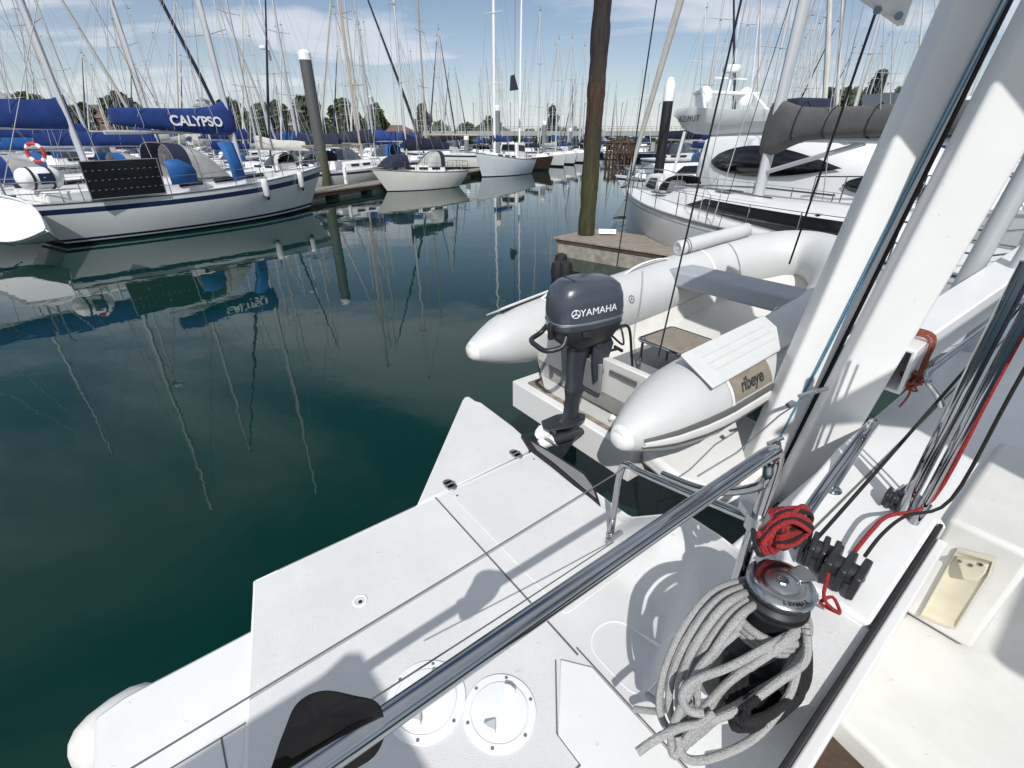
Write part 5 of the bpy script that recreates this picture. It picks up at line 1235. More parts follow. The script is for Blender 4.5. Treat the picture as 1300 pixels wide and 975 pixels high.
for dx, z, h, w_ in ((.20, 2.68, 1.12, .13), (.10, 2.64, 1.22, .19), (-.22, 2.70, 1.12, .22), (-.5, 2.85, .85, .22), (-.9, 3.0, .62, .22), (-2.0, 3.04, .56, .22), (-3.2, 3.06, .54, .22), (-4.4, 3.08, .5, .2), (-5.1, 3.1, .45, .16), (-5.2, 3.12, .36, .08)):
    cv1.append([V((mx1 + dx, w_*a, z + h*b)) for a, b in ((-.4, 0), (-.9, .08), (-1, .30), (-.85, .6), (-.5, .88), (0, 1.0), (.5, .88), (.85, .6), (1, .30), (.9, .08), (.4, 0))])
MB().loft(cv1).build('sail_cover', 'grey_canvas', y1, smooth=70, sub=1)
for dx in (-.75, -1.5, -2.4, -3.3, -4.2):
    zb_ = 2.94 if dx < -.8 else 2.86; h_ = .66 if dx < -.8 else .86
    MB().tube([V((mx1 + dx, .222*a, zb_ + .06 + (h_ - .08)*b)) for a, b in ((0, .02), (-.9, .12), (-1.02, .34), (-.88, .64), (-.5, .93), (0, 1.06), (.5, .93), (.88, .64), (1.02, .34), (.9, .12))], .012, 6, loop=True).build('sail_tie', 'rope_black', y1)
vg = MB().tube([V((mx1 - .15, 0, 2.35)), V((mx1 - 2.3, 0, 2.95))], .05, 10).build('vang', 'alloy', y1)
hx = MB()
for x in (.8, 2.2, 3.7): hx.box((x, 0, z1(x) + .5 if x < 2.5 else z1(x) + .12), (.5, .5, .04))
hx.build('deck_hatch', 'smoke_glass', y1, bevel=.01)
ln1 = MB()
for s in (-1, 1):
    ln1.tube([V((-1.5, s*.9, z1(-1.5) + .62)), V((.5, s*.75, z1(.5) + .6)), V((2.6, s*.4, z1(2.6) + .45))], .022, 6)
ln1.build('handrail', 'steel', y1)
M_y1 = Matrix.Translation((c1.x, c1.y, 0)) @ Matrix.Rotation(math.atan2(d1.y, d1.x), 4, 'Z')
for s in (-1, 1): MB().lathe([(0, 0), (.075, 0), (.06, .06), (.065, .14), (.07, .15), (0, .15)], (-2.9, s*1.1, z1(-2.9) + .35), n=14).build('winch', 'steel', y1)
# anchor at the bow roller and bow rope
an = MB().tube([V((L1/2 + .05, 0, 1.72)), V((L1/2 - .7, 0, 1.80))], .03, 8).add([V((L1/2 + .1, 0, 1.70)), V((L1/2 + .05, -.2, 1.52)), V((L1/2 + .28, 0, 1.45)), V((L1/2 + .05, .2, 1.52)), V((L1/2 - .05, 0, 1.58))], [(0, 1, 2), (0, 2, 3), (4, 2, 1), (4, 3, 2), (0, 4, 1), (0, 3, 4)])
an.build('anchor', 'dull_steel', y1)
# ------------------------------------------------------------------ motor yacht behind it
d2 = V((.30, -.954, 0)).normalized(); st2 = V((8.0, 22.5, 0)); L2 = 14.5; c2 = st2 + d2*L2/2
my = thing('motor_yacht', 'large white motor yacht with dark eye-shaped saloon windows and flybridge', 'motor yacht', (c2.x, c2.y, 0), math.atan2(d2.y, d2.x))
hw2, zs2, pt2 = hull_shape(L2, 4.4, 1.25, 1.9, .92, 1.3, .2, .5, 24, 2.4, .84)
hull_mesh(pt2, [(.05, 0), (.10, 1), (.5, 0), (.9, 0), (1.0, 1), (1.6, 1)], 24).build('hull', ['hull_white', 'seat_grey', 'navy'], my, smooth=50)
deck_mesh(hw2, zs2, L2).build('deck', 'gelcoat', my)
# superstructure: main saloon, with sloping screen
def shell(prof, w_fun, name, m, parent=my, **k):
    rings = []
    for x, zb, zt in prof:
        w_ = w_fun(x); rings.append([V((x, -w_, zb)), V((x, -w_*.985, lerp(zb, zt, .5))), V((x, -w_*.90, lerp(zb, zt, .92))), V((x, -w_*.78, zt)), V((x, 0, zt + .06)), V((x, w_*.78, zt)), V((x, w_*.90, lerp(zb, zt, .92))), V((x, w_*.985, lerp(zb, zt, .5))), V((x, w_, zb))])
    return MB().loft(rings).build(name, m, parent, smooth=50, **k)
wf = lambda x: 1.9 - .11*max(0, x)**1.1 if x < 5 else 1.0
sal = shell([(-4.6, 1.2, 3.15), (-3, 1.2, 3.2), (-1, 1.25, 3.2), (.6, 1.3, 3.1), (1.8, 1.4, 2.75), (3.0, 1.5, 2.3), (4.4, 1.6, 1.98), (5.4, 1.7, 1.8)], wf, 'saloon', 'white_paint')
def eye(x0, x1, zlo, zhi, s, nm='window', shift=0.0):
    top, bot = [], []
    for k in range(17):
        t = k/16; x = lerp(x0, x1, t); b_ = math.sin(PI*min(1, t*1.02)**.75)
        zt = lerp(zlo, zhi, .42 + .58*max(0, b_)**.8); zb_ = lerp(zlo, zhi, .42 - .42*max(0, b_)**.8)
        w_ = wf(x)
        def yy(z): 
            q = (z - 1.25)/(1.95); return s*(w_*(1 - .015*min(q, .5)/.5 - .085*max(0, q - .5)/.42) + .05)
        top.append(V((x, yy(zt), zt))); bot.append(V((x, yy(zb_), zb_)))
    o = MB().loft([top, bot], False).build(nm, 'window', sal, smooth=50); m_ = o.modifiers.new('s', 'SOLIDIFY'); m_.thickness = .02; m_.offset = 0
for s in (-1, 1): eye(-3.9, 1.3, 1.95, 2.85, s); eye(1.45, 3.9, 1.72, 2.2, s)
# upper deck: flybridge tub with overhanging aft end
fb = [(-6.9, 3.75, 4.05), (-6.5, 3.42, 4.12), (-5.6, 3.22, 4.1), (-4.6, 3.16, 4.02), (-3, 3.2, 3.9), (-1, 3.22, 3.82), (.5, 3.2, 3.7), (1.4, 3.15, 3.45)]
wf2 = lambda x: 1.75 if x > -5 else 1.75 + .02*(x + 5)
rings = []
for x, zb, zt in fb:
    w_ = wf2(x); rings.append([V((x, -w_*.85, zb)), V((x, -w_, lerp(zb, zt, .5))), V((x, -w_*.98, zt)), V((x, -w_*.86, zt)), V((x, -w_*.84, lerp(zb, zt, .55))), V((x, w_*.84, lerp(zb, zt, .55))), V((x, w_*.86, zt)), V((x, w_*.98, zt)), V((x, w_, lerp(zb, zt, .5))), V((x, w_*.85, zb))])
fbo = MB().loft(rings).build('flybridge', 'white_paint', my, smooth=40)
text_mb('AZIMUT', .30, (-5.75, -1.77, 3.72), (1, 0, 0), (0, 0, 1), .004, .0, 1.25).build('name_lettering', 'letter_dark', fbo, smooth=0)
text_mb('AZIMUT', .30, (-5.75, 1.77, 3.72), (-1, 0, 0), (0, 0, 1), .004, .0, 1.25).build('name_lettering', 'letter_dark', fbo, smooth=0)
MB().loft([[V((1.2, -1.4, 3.5)), V((.9, -1.35, 4.05))], [V((1.5, -.8, 3.5)), V((1.1, -.75, 4.1))], [V((1.55, 0, 3.5)), V((1.15, 0, 4.12))], [V((1.5, .8, 3.5)), V((1.1, .75, 4.1))], [V((1.2, 1.4, 3.5)), V((.9, 1.35, 4.05))]], False).build('wind_screen', 'smoke_glass', my, smooth=60)
MB().box((-2.4, .3, 4.0), (.9, 1.5, .42)).build('helm_seat', 'navy_canvas', my, bevel=.1, bseg=3)
arch = MB()
for s in (-1, 1): arch.prism([V((-5.9, s*1.55, 4.0)), V((-5.2, s*1.55, 4.0)), V((-5.9, s*1.3, 4.62)), V((-6.3, s*1.3, 4.62))], V((0, s*-.14, 0)))
arch.box((-6.1, 0, 4.63), (.5, 2.75, .10)); arch.build('radar_arch', 'white_paint', my, bevel=.02)
for y_, r_ in ((.95, .30), (-.95, .30)): MB().lathe([(0, 0), (r_*.7, 0), (r_*.9, .08), (r_, .25), (r_*.95, .40), (r_*.7, .55), (r_*.3, .64), (0, .66)], (-6.1, y_, 4.2), n=18).build('satellite_dome', 'white_paint', my, smooth=60)
MB().lathe([(0, 0), (.30, 0), (.34, .08), (.32, .22), (0, .26)], (-6.0, 0, 5.3), n=18).tube([V((-6.0, 0, 4.6)), V((-6.0, 0, 5.32))], .06, 8).box((-6.0, 0, 5.1), (.1, 1.5, .05)).build('radar_dome', 'white_paint', my, smooth=40)
for y_ in (.3, -1.2, 1.2): MB().tube([V((-6.1, y_, 4.7)), V((-6.5, y_, 7.2))], .014, 5).build('aerial', 'white_paint', my)
# bow rail, fender and the cockpit canopy posts
for s in (-1, 1):
    bsr = MB(); prev = None
    for k in range(7):
        u = .56 + .06*k; p_ = V((-L2/2 + L2*u, s*(hw2(u) - .1), zs2(u))); q_ = p_ + V((0, 0, .7)); bsr.tube([p_, q_], .016, 6)
        if prev: bsr.tube([prev, q_], .018, 6)
        prev = q_
    bsr.build('bow_rail', 'steel', my)
for s in (-1, 1): MB().tube([V((-6.6, s*1.6, 1.25)), V((-6.1, s*1.6, 3.3))], .06, 8).build('canopy_post', 'white_paint', my)
MB().box((-7.75, 0, .55), (1.1, 4.0, .14)).build('bathing_platform', 'teak', my, bevel=.03)
# small motor boats by the stern of the motor yacht
def motorboat(label, loc, rz, L=6.5, B=2.4, cover='blue_canvas', hullc='hull_white', cab=True):
    t = thing('motor_boat', label, 'motor boat', loc, rz)
    hw, zs, pt = hull_shape(L, B, .9, 1.25, .9, .8, .1, .5, 14, 2.3)
    hull_mesh(pt, [(.1, 0), (.2, 1), (.9, 0), (1, 1), (1.5, 1)], 14).build('hull', [hullc, 'navy'], t, smooth=50)
    deck_mesh(hw, zs, L).build('deck', 'gelcoat', t)
    c = cabin_mesh(-L*.12, L*.34, lambda x: zs((x + L/2)/L), B*.36, B*.22, .95, rake1=1.1).build('cabin', 'white_paint', t, smooth=50)
    for s in (-1, 1): MB().prism([V((-L*.08, s*B*.365, 1.35)), V((L*.12, s*B*.335, 1.38)), V((L*.06, s*B*.31, 1.72)), V((-L*.08, s*B*.345, 1.75))], V((0, -s*.05, 0))).build('window', 'window', c)
    MB().loft(hood_mesh(-L*.30, -L*.02, 1.0, B*.36, .9), False).build('cockpit_cover', cover, t, smooth=60)
    pulpit_mesh(hw, zs, L, h=.5).build('pulpit', 'steel', t)
    return t
p = D(868, 203, 30); motorboat('white motor boat with curved cabin windows under the flybridge overhang', (p.x, p.y, 0), R(195), 8.5, 3.0, 'blue_canvas')
p = D(838, 226, 19.5); rt = motorboat('small white boat with black cockpit cover just beyond the white yacht bow', (p.x + .3, p.y, 0), R(100), 4.6, 1.9, 'black_canvas')
# dark navy pile with white cap beside it
def steel_pile(x, ybase, ytop, Y, r, label, body='far_steel', cap=.45, group=None):
    b_ = D(x, ybase, Y); t_ = D(x, ytop, Y); t = thing('mooring_pile', label, 'mooring pile', (b_.x, Y, 0), 0, group)
    ztop = t_.z
    MB().lathe([(0, -.6), (r, -.6), (r, ztop - cap), (0, ztop - cap)], n=20).build('shaft', body, t)
    MB().lathe([(0, ztop - cap), (r*1.06, ztop - cap), (r*1.06, ztop - cap*.35), (r*.55, ztop - .05), (0, ztop)], n=20).build('cap', 'pile_cap', t)
    return t
steel_pile(838, 205, 97, 26, .24, 'dark steel pile with long white cap behind the white yacht bow', 'black_bottom', 1.0)
steel_pile(414, 232, 62, 33, .34, 'thick grey steel pile with white cap on the pontoon beyond the CALYPSO bow', 'steel_pile', .55)
for x, yt, Y, lab in ((632, 133, 62, 'grey pile with white cap beside the pale motor sailer masts'), (690, 153, 80, 'short grey pile with pale cap left of the tall conifer'), (722, 162, 95, 'small far pile with white cap beyond the last fairway yacht'), (741, 165, 100, 'small far pile with pale cap touching the weedy pile'), (593, 171, 70, 'far pile with square white top behind the white sloop')):
    steel_pile(x, 200, yt, Y, .33, lab, 'far_steel', .6)
# sailing boats behind the motor yacht with key masts
# ================================================================== pontoons
def pontoon(label, a, b, w_=1.8, z=.5, posts=True):
    a, b = V((a[0], a[1], 0)), V((b[0], b[1], 0)); d = (b - a); Ln = d.length; rz = math.atan2(d.y, d.x)
    t = thing('pontoon', label, 'pontoon', a, rz)
    mb = MB(); n = max(3, int(Ln/3))
    for k in range(n): mb.box((Ln*(k + .5)/n, 0, z - .04), (Ln/n - .03, w_, .08))
    mb.build('decking', 'far_dock', t)
    MB().box((Ln/2, 0, z - .17), (Ln, w_*.97, .17)).build('edge_beam', 'old_timber', t)
    fm = MB()
    for k in range(n): fm.box((Ln*(k + .5)/n, 0, .08), (Ln/n*.62, w_*.8, .46))
    fm.build('float', 'concrete', t)
    for k in range(2, n, 4):
        MB().box((Ln*k/n, w_*.38, z + .5), (.18, .18, 1.0)).build('service_post', 'white_paint', t, bevel=.03)
    return t
pontoon('long timber pontoon running from the CALYPSO bow past the white sloop', G(352, 247, .5), G(640, 210.5, .5), 1.9)
for k, (a, b, lab) in enumerate((((-14.5, 30), (-60, 46), 'timber finger pontoon just beyond the CALYPSO yacht'), ((-6, 46), (-70, 70), 'far timber pontoon behind the grey pile at left'), ((-2, 66), (-80, 98), 'farthest timber pontoon below the left trees'), ((9, 30), (42, 22), 'pontoon behind the large motor yacht at right'), ((14, 50), (70, 38), 'far pontoon beyond the motor yacht at right'))):
    pontoon(lab, a, b, 1.8)
# ================================================================== marina rows: prototypes then copies
protos = {}
def proto(key, **kw):
    t, *_ = sailboat('sailing_yacht', 'x', 'sailing yacht', (0, 0, 0), 0, detail=1, **kw); protos[key] = t; return t
base = dict(L=10, B=3.2, fb0=1.15, fb1=1.5, mast_x=.13, boom=(-3.2, 2.5), cov_h=(.95, .5), stay_r=.007, mast_r=.082)
kinds = {
 'bl': ('white yacht with blue boom cover', dict(cover='blue_canvas', mast_h=14.5, hood=(-.14, .03, .85, 'teal_canvas'), furl='cream_canvas', seed=11)),
 'nv': ('white yacht with navy boom cover', dict(cover='navy_canvas', mast_h=13.5, hood=(-.14, .03, .85, 'navy_canvas'), furl='navy_canvas', seed=12)),
 'cr': ('white yacht with pale boom cover', dict(cover='cream_canvas', mast_h=15.5, hood=(-.14, .03, .8, 'cream_canvas'), seed=13)),
 'gb': ('navy hulled yacht', dict(cover='blue_canvas', mast_h=13, hullm=('navy', 'hull_white', 'black_bottom'), seed=14)),
 'gn': ('white yacht with green boom cover', dict(cover='green_canvas', mast_h=12.5, hood=(-.14, .03, .85, 'green_canvas'), seed=15)),
 'bk': ('cream yacht with tan mast', dict(cover=None, mast_h=14, mast_m='tan_spar', hullm=('hull_cream', 'navy', 'black_bottom'), seed=16)),
 'tw': ('white yacht with teal boom cover', dict(cover='teal_canvas', mast_h=16, hood=(-.14, .03, .85, 'navy_canvas'), radar=True, seed=17)),
}
for k, (lab, kw) in kinds.items():
    b = dict(base); b.update(kw); proto(k, **b)
used = set()
def zone(p):
    x, y = px((p.x, p.y, 1.0)); Y = p.y
    far = 'far back' if Y > 85 else ('mid row' if Y > 52 else 'near row')
    if x < 130: z = 'at the far left edge'
    elif x < 250: z = 'behind the left blue boom covers'
    elif x < 330: z = 'behind the CALYPSO mast'
    elif x < 415: z = 'just left of the grey pile'
    elif x < 480: z = 'just right of the grey pile'
    elif x < 545: z = 'behind the black hooded white sloop'
    elif x < 610: z = 'left of the pale motor sailer'
    elif x < 745: z = 'below the long bridge'
    elif x < 870: z = 'between the weedy pile and the flybridge'
    elif x < 1000: z = 'behind the motor yacht flybridge'
    else: z = 'behind the white posts at right'
    return f'{z}, {far}'
def put(key, x, y, rz, s=1.0, lab=None):
    src = protos[key]
    if key in used: t = dup(src)
    else: t = src; used.add(key)
    t.location = (x, y, 0); t.rotation_euler = (0, 0, rz); t.scale = (s, s, s)
    t['label'] = lab or f'{kinds[key][0]} {zone(V((x, y, 0)))}'
    t['group'] = f'{kinds[key][0]}s in the marina' if lab is None else 'yachts on the near pontoons'
    return t
# boats whose masts can be told apart
put('bk', -11.6, 36.5, R(60), 1.05, 'cream yacht with tall tan mast just right of the grey pile')
tb = protos['bk']
def keyboat(x, Y, rz, key, s, lab): p = D(x, 190, Y); return put(key, p.x, Y, rz, s, lab)
keyboat(560, 63, R(165), 'bk', 1.4, 'cream yacht with very tall tan mast right of the black boom sloop')
keyboat(395, 38, R(150), 'nv', 1.0, 'white yacht with navy furled headsail left of the grey pile')
keyboat(452, 41, R(20), 'nv', 1.1, 'white yacht with dark blue furled headsail right of the grey pile')
keyboat(480, 46, R(170), 'bl', 1.15, 'white yacht with blue covers left of the black hooded sloop')
keyboat(345, 37, R(160), 'cr', .95, 'white yacht with pale covers midway between the CALYPSO bow rail and the grey pile')
occupied = [(t.location.x, t.location.y) for t in protos.values() if t.name]
rnd = random.Random(21); placed = []
def try_put(x, y, rz, s, key):
    for (a, b) in placed:
        if (a - x)**2 + ((b - y)*.9)**2 < 12.5: return False
    placed.append((x, y)); put(key, x, y, rz, s); return True
names = list(kinds)
wts = [5, 4, 4, 1, 1, .4, 2]
count = 0
for Yr in (33, 41, 49, 58, 67, 77, 88, 100, 113, 128):
    x0 = -11.5 + (Yr - 28)*.30 - 4.0; x = x0 - rnd.uniform(0, 2); lim = -Yr*1.22
    while x > lim:
        if Yr == 33 and x > -22: x -= 3.6; continue
        y = Yr + (x0 - x)*.33 + rnd.uniform(-1, 1)
        if y < 145 and rnd.random() < .56:
            key = rnd.choices(names, wts)[0]
            if try_put(x, y, R(rnd.choice((70, 250)) + rnd.uniform(-6, 6)), rnd.uniform(.82, 1.25), key): count += 1
        x -= rnd.uniform(3.5, 4.6)*(1 if Yr < 80 else 1.35)
for Yr, xa, xb in ((31, 13.5, 30), (38, 15, 42), (47, 16, 52), (58, 20, 64), (70, 26, 76), (85, 32, 92), (100, 40, 105), (150, 14, 40)):
    x = xa
    while x < xb:
        if rnd.random() < .82:
            key = rnd.choices(names, wts)[0]
            if try_put(x, Yr - (x - xa)*.15 + rnd.uniform(-1, 1), R(rnd.choice((106, 286)) + rnd.uniform(-6, 6)), rnd.uniform(.85, 1.25), key): count += 1
        x += rnd.uniform(3.8, 5.2)
for Yr in (96, 112, 130):
    for x in (3, 8, 13, 18, 23):
        if rnd.random() < .6: try_put(x*(Yr/100) + rnd.uniform(-1, 1), Yr + rnd.uniform(-3, 3), R(rnd.uniform(80, 120)), rnd.uniform(.8, 1.1), rnd.choices(names, wts)[0])
print('marina boats', count)
# ================================================================== trees on the shore
def crown_mesh(rx, rz_, n, seed, leaf=.5, shape='round'):
    rnd = random.Random(seed); mb = MB(); clumps = []
    for i in range(40):
        a = rnd.uniform(0, 2*PI); zz = rnd.uniform(-1, 1); rr = math.sqrt(max(0, 1 - zz*zz))*rnd.uniform(.15, 1)
        if shape == 'cone': rr *= (1 - (zz + 1)/2*.85)*1.15
        if shape == 'column': rr *= (1 - abs(zz)**3*.6)
        clumps.append((V((math.cos(a)*rr*rx, math.sin(a)*rr*rx, zz*rz_)), rnd.uniform(.22, .42)*rx*(1 if shape == 'round' else .8)))
    for i in range(n):
        c, r = rnd.choice(clumps); d = V((rnd.gauss(0, 1), rnd.gauss(0, 1), rnd.gauss(0, 1))); d.normalize(); p = c + d*r*rnd.uniform(.6, 1.05)
        u = V((rnd.gauss(0, 1), rnd.gauss(0, 1), rnd.gauss(0, 1))).normalized(); v_ = u.orthogonal().normalized(); s = leaf*rnd.uniform(.5, 1.2)
        o = len(mb.v); mb.v += [p - u*s - v_*s*.6, p + u*s - v_*s*.5, p + u*s*.8 + v_*s*.6, p - u*s*.7 + v_*s*.5]; mb.f.append([o, o + 1, o + 2, o + 3]); mb.m.append(0)
    return mb
def tree(name, label, x, ytop, Y, wpx, m, shape='round', seed=1, n=900, zb=1.8, group=None):
    b = D(x, 178, Y); top = D(x, ytop, Y).z; hh = top - zb; rx = wpx/2/FPX*(Y*CP + 1)*1.2
    t = thing(name, label, 'tree', (b.x, Y, zb), 0, group)
    tm = MB().tube([V((0, 0, -.6)), V((.1, 0, hh*.3)), V((0, .1, hh*.75))], [rx*.10 + .12, rx*.07 + .1, .05], 8)
    rnd = random.Random(seed)
    for k in range(5):
        a = rnd.uniform(0, 6.28); tm.tube([V((.05, 0, hh*(.3 + .08*k))), V((math.cos(a)*rx*.5, math.sin(a)*rx*.5, hh*(.5 + .08*k)))], [.12, .04], 6)
    tm.build('trunk', 'bark', t)
    cz = hh*.56; rz_ = hh*.44
    cm = crown_mesh(rx*.9, rz_*.92, n, seed, max(.4, min(1.2, rx*.18)), shape); cm.v = [p + V((0, 0, cz)) for p in cm.v]
    cm.build('crown', m, t, smooth=0)
    return t
trees = [
 ('tree', 'leafy tree behind the pale building at far left', 62, 122, 172, 40, 'leaf_mid', 'round'), ('tree', 'broad dark tree between the brick building and the clock tower', 168, 123, 176, 34, 'leaf_dark', 'round'),
 ('tree', 'leafy tree just right of the clock tower', 300, 132, 178, 34, 'leaf_mid', 'round'), ('tree', 'low leafy tree left of the grey pile', 350, 136, 176, 44, 'leaf_dark', 'round'), ('tree', 'tall dark tree directly behind the grey pile', 400, 126, 174, 36, 'leaf_dark', 'round'),
 ('tree', 'bushy tree right of the grey pile', 443, 131, 178, 34, 'leaf_mid', 'round'), ('tree', 'rounded tree left of the white sloop mast', 482, 136, 176, 24, 'leaf_mid', 'round'), ('poplar_tree', 'dense oval poplar right of the white sloop mast', 537, 132, 175, 21, 'leaf_dark', 'column'),
 ('tree', 'low tree left of the motor sailer masts', 592, 162, 190, 30, 'leaf_dark', 'round'), ('tree', 'wide low tree behind the motor sailer masts', 622, 158, 190, 36, 'leaf_dark', 'round'), ('conifer_tree', 'tall dark conifer standing above the bridge', 700, 134, 176, 20, 'leaf_blue', 'cone'),
 ('conifer_tree', 'dark pointed conifer right of the thick tackle line', 1093, 92, 120, 34, 'leaf_blue', 'cone'), ('conifer_tree', 'small dark conifer above the grey sail cover', 1036, 112, 125, 26, 'leaf_blue', 'cone'), ('tree', 'dark spreading tree above the grey sail cover', 1065, 118, 130, 44, 'leaf_dark', 'round'), ('tree', 'dark tree beside the white posts at right', 1130, 110, 120, 40, 'leaf_dark', 'round'),
 ('tree', 'dark tree between the brick building roofs', 120, 133, 185, 26, 'leaf_dark', 'round'), ('tree', 'low dark tree line end right of the poplar', 560, 160, 188, 26, 'leaf_mid', 'round')]
for i, (nm, lab, x, yt, Y, wp_, m, sh) in enumerate(trees): tree(nm, lab, x, yt, Y, wp_, m, sh, seed=30 + i, n=5000)
hb_ = MB(); rnd = random.Random(77)
for i in range(9000):
    x = rnd.uniform(-240, 330); 
    y = 186 + rnd.uniform(0, 9); h = 2.6 + 1.6*math.sin(x*.09) + 1.1*math.sin(x*.031 + 1); z = 1.7 + rnd.uniform(0, max(.8, h)); s = rnd.uniform(.5, 1.1)
    p = V((x, y, z)); u = V((rnd.gauss(0, 1), rnd.gauss(0, 1), rnd.gauss(0, 1))).normalized(); v_ = u.orthogonal().normalized()
    hb_.add([p - u*s - v_*s*.6, p + u*s - v_*s*.5, p + u*s*.8 + v_*s*.6, p - u*s*.7 + v_*s*.5], [(0, 1, 2, 3)])
ho = hb_.build('undergrowth', 'leaf_dark', smooth=0, kind='stuff'); ho['label'] = 'low dark scrub along the far shore'; ho['category'] = 'scrub'
# ================================================================== buildings on the shore
def house(label, x0, x1, ytop, Y, wall, roof, depth=14, storeys=3, nwin=6, zb=1.6, gable=.35):
    a, b = D(x0, 178, Y), D(x1, 178, Y); zt = D((x0 + x1)/2, ytop, Y).z; W_ = b.x - a.x
    t = thing('building', label, 'building', ((a.x + b.x)/2, Y + depth/2, zb)); hh = zt - zb; eav = hh*(1 - gable)
    MB().box((0, 0, eav/2), (W_, depth, eav)).build('wall', wall, t)
    MB().add([V((-W_/2 - .4, -depth/2 - .4, eav)), V((W_/2 + .4, -depth/2 - .4, eav)), V((W_/2 + .4, depth/2 + .4, eav)), V((-W_/2 - .4, depth/2 + .4, eav)), V((-W_/2 + W_*.12, 0, hh)), V((W_/2 - W_*.12, 0, hh))], [(3, 2, 1, 0), (0, 1, 5, 4), (1, 2, 5), (2, 3, 4, 5), (3, 0, 4)]).build('roof', roof, t, smooth=0)
    for s in range(storeys):
        for k in range(nwin):
            xx = -W_/2 + W_*(k + .5)/nwin; zz = eav*(s + .5)/storeys
            w_ = MB().box((xx, -depth/2 - .02, zz), (W_/nwin*.45, .12, eav/storeys*.5)).build('window', 'window', t)
            MB().box((xx, -depth/2 - .06, zz - eav/storeys*.28), (W_/nwin*.55, .2, .12)).build('sill', 'white_paint', w_)
    for k in (.25, .7): MB().box((-W_/2 + W_*k, .5, hh*.97), (1.0, 1.0, 1.8)).build('chimney', 'brick', t)
    return t
house('pale grey roofed building at the far left edge behind the masts', -20, 52, 116, 182, 'render_wall', 'grey_roof')
house('long brick building with brown roof left of the clock tower', 72, 165, 131, 184, 'brick', 'brown_roof', nwin=9)
house('brick terrace behind the masts right of the clock tower', 285, 392, 146, 186, 'brick', 'grey_roof', nwin=10, storeys=2)
house('low rendered house row behind the far masts by the poplar', 420, 520, 158, 196, 'render_wall', 'brown_roof', nwin=9, storeys=2)
ck = house('cream building carrying a small clock tower', 236, 284, 142, 180, 'render_wall', 'grey_roof', nwin=4, storeys=2, gable=.3)
tw = MB(); w_ = 5.0; hz = D(257, 142, 180).z - 1.6; ht = D(257, 123, 180).z - 1.6
tx = D(257, 142, 180).x - ck.location.x
MB().box((tx, -5, hz*.5 + .8), (w_, w_, hz + 1.6)).build('tower', 'render_wall', ck)
MB().box((tx, -5, hz + 2.1), (w_*.55, w_*.55, 2.4)).build('lantern', 'render_wall', ck)
MB().add([V((tx - 2.9, -7.9, hz + 1.6)), V((tx + 2.9, -7.9, hz + 1.6)), V((tx + 2.9, -2.1, hz + 1.6)), V((tx - 2.9, -2.1, hz + 1.6)), V((tx, -5, hz + 3.4))], [(3, 2, 1, 0), (0, 1, 4), (1, 2, 4), (2, 3, 4), (3, 0, 4)]).build('tower_roof', 'grey_roof', ck, smooth=0)
MB().add([V((tx - 1.7, -6.7, hz + 3.3)), V((tx + 1.7, -6.7, hz + 3.3)), V((tx + 1.7, -3.3, hz + 3.3)), V((tx - 1.7, -3.3, hz + 3.3)), V((tx, -5, ht))], [(3, 2, 1, 0), (0, 1, 4), (1, 2, 4), (2, 3, 4), (3, 0, 4)]).build('cupola', 'grey_roof', ck, smooth=0)
MB().lathe([(0, 0), (1.1, 0), (1.1, .1), (0, .1)], (tx, -7.52, hz - .8), (0, -1, 0), 20).build('clock_face', 'white_paint', ck)
# low clubhouse with a red band at the right edge
a = D(1262, 150, 42)
cb = thing('clubhouse', 'low white building with a red band behind the struts at right', 'building', (a.x + 6, 46, 0))
MB().box((0, 0, 2.2), (16, 6, 4.4)).build('wall', 'white_paint', cb); MB().box((0, -.2, 4.9), (16.4, 6.3, .9)).build('red_band', 'red_paint', cb); MB().box((0, -.2, 5.7), (16.4, 6.3, .7)).build('roof', 'white_paint', cb)
for k in range(5): MB().box((-6.4 + 3.2*k, -3.02, 2.6), (2.2, .1, 1.5)).build('window', 'window', cb)
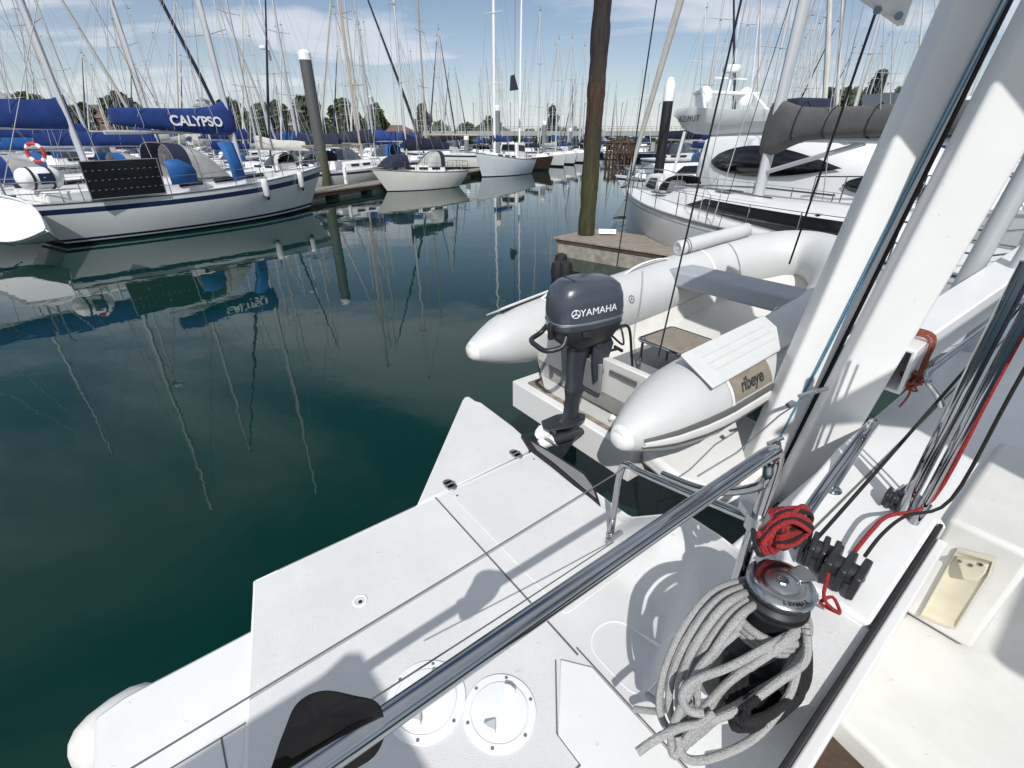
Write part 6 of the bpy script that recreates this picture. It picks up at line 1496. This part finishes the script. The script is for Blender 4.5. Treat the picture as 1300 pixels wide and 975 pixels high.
# ================================================================== bridge
x0, x1, Yb = 540, 1010, 168
a, b = D(x0, 172, Yb), D(x1, 172, Yb); zt, zl = D(700, 166.5, Yb).z, D(700, 172.5, Yb).z
br_ = thing('road_bridge', 'long low concrete road bridge with railing across the end of the harbour', 'bridge', ((a.x + b.x)/2, Yb, 0)); Wb = b.x - a.x
MB().box((0, 0, (zt + zl)/2), (Wb, 9, zt - zl)).build('deck', 'bridge_concrete', br_)
for k in range(9):
    xx = -Wb/2 + Wb*(k + .5)/9; MB().box((xx, 0, zl/2), (1.3, 6, zl + 1)).box((xx, 0, zl - .3), (2.2, 8.4, .6)).build('pier', 'bridge_concrete', br_)
rm = MB(); 
for k in range(81): rm.box((-Wb/2 + Wb*k/80, -4.4, zt + .6), (.10, .10, 1.2))
for z_ in (1.15, .6): rm.box((0, -4.4, zt + z_), (Wb, .09, .09))
rm.build('railing', 'far_steel', br_)
for k in range(10): MB().tube([V((-Wb/2 + Wb*(k + .3)/10, 3.5, zt)), V((-Wb/2 + Wb*(k + .3)/10, 3.5, zt + 7.5)), V((-Wb/2 + Wb*(k + .3)/10, 1.8, zt + 7.9))], .10, 6).build('lamp_post', 'far_steel', br_)
# old timber staging
p = G(788, 205); ts_ = thing('timber_staging', 'old brown timber staging standing in the water right of the weedy pile', 'staging', (p.x, p.y, 0), R(-8))
zt = D(788, 179, p.y).z; W_ = 36/FPX*(p.y*CP)
pm = MB(); rnd = random.Random(4)
for k in range(9):
    for yy in (0, 2.2): pm.tube([V((-W_/2 + W_*k/8, yy, -.6)), V((-W_/2 + W_*k/8 + rnd.uniform(-.1, .1), yy, zt + rnd.uniform(-.3, .7)))], .17, 8)
pm.build('posts', 'old_timber', ts_)
bm_ = MB()
for z_ in (zt*.45, zt*.95): bm_.box((0, -.2, z_), (W_ + .5, .22, .3)); bm_.box((0, 2.4, z_), (W_ + .5, .22, .3))
for k in range(4): bm_.tube([V((-W_/2 + W_*k/4, -.3, .4)), V((-W_/2 + W_*(k + 1)/4, -.3, zt*.95))], .11, 6)
bm_.build('bracing', 'old_timber', ts_)
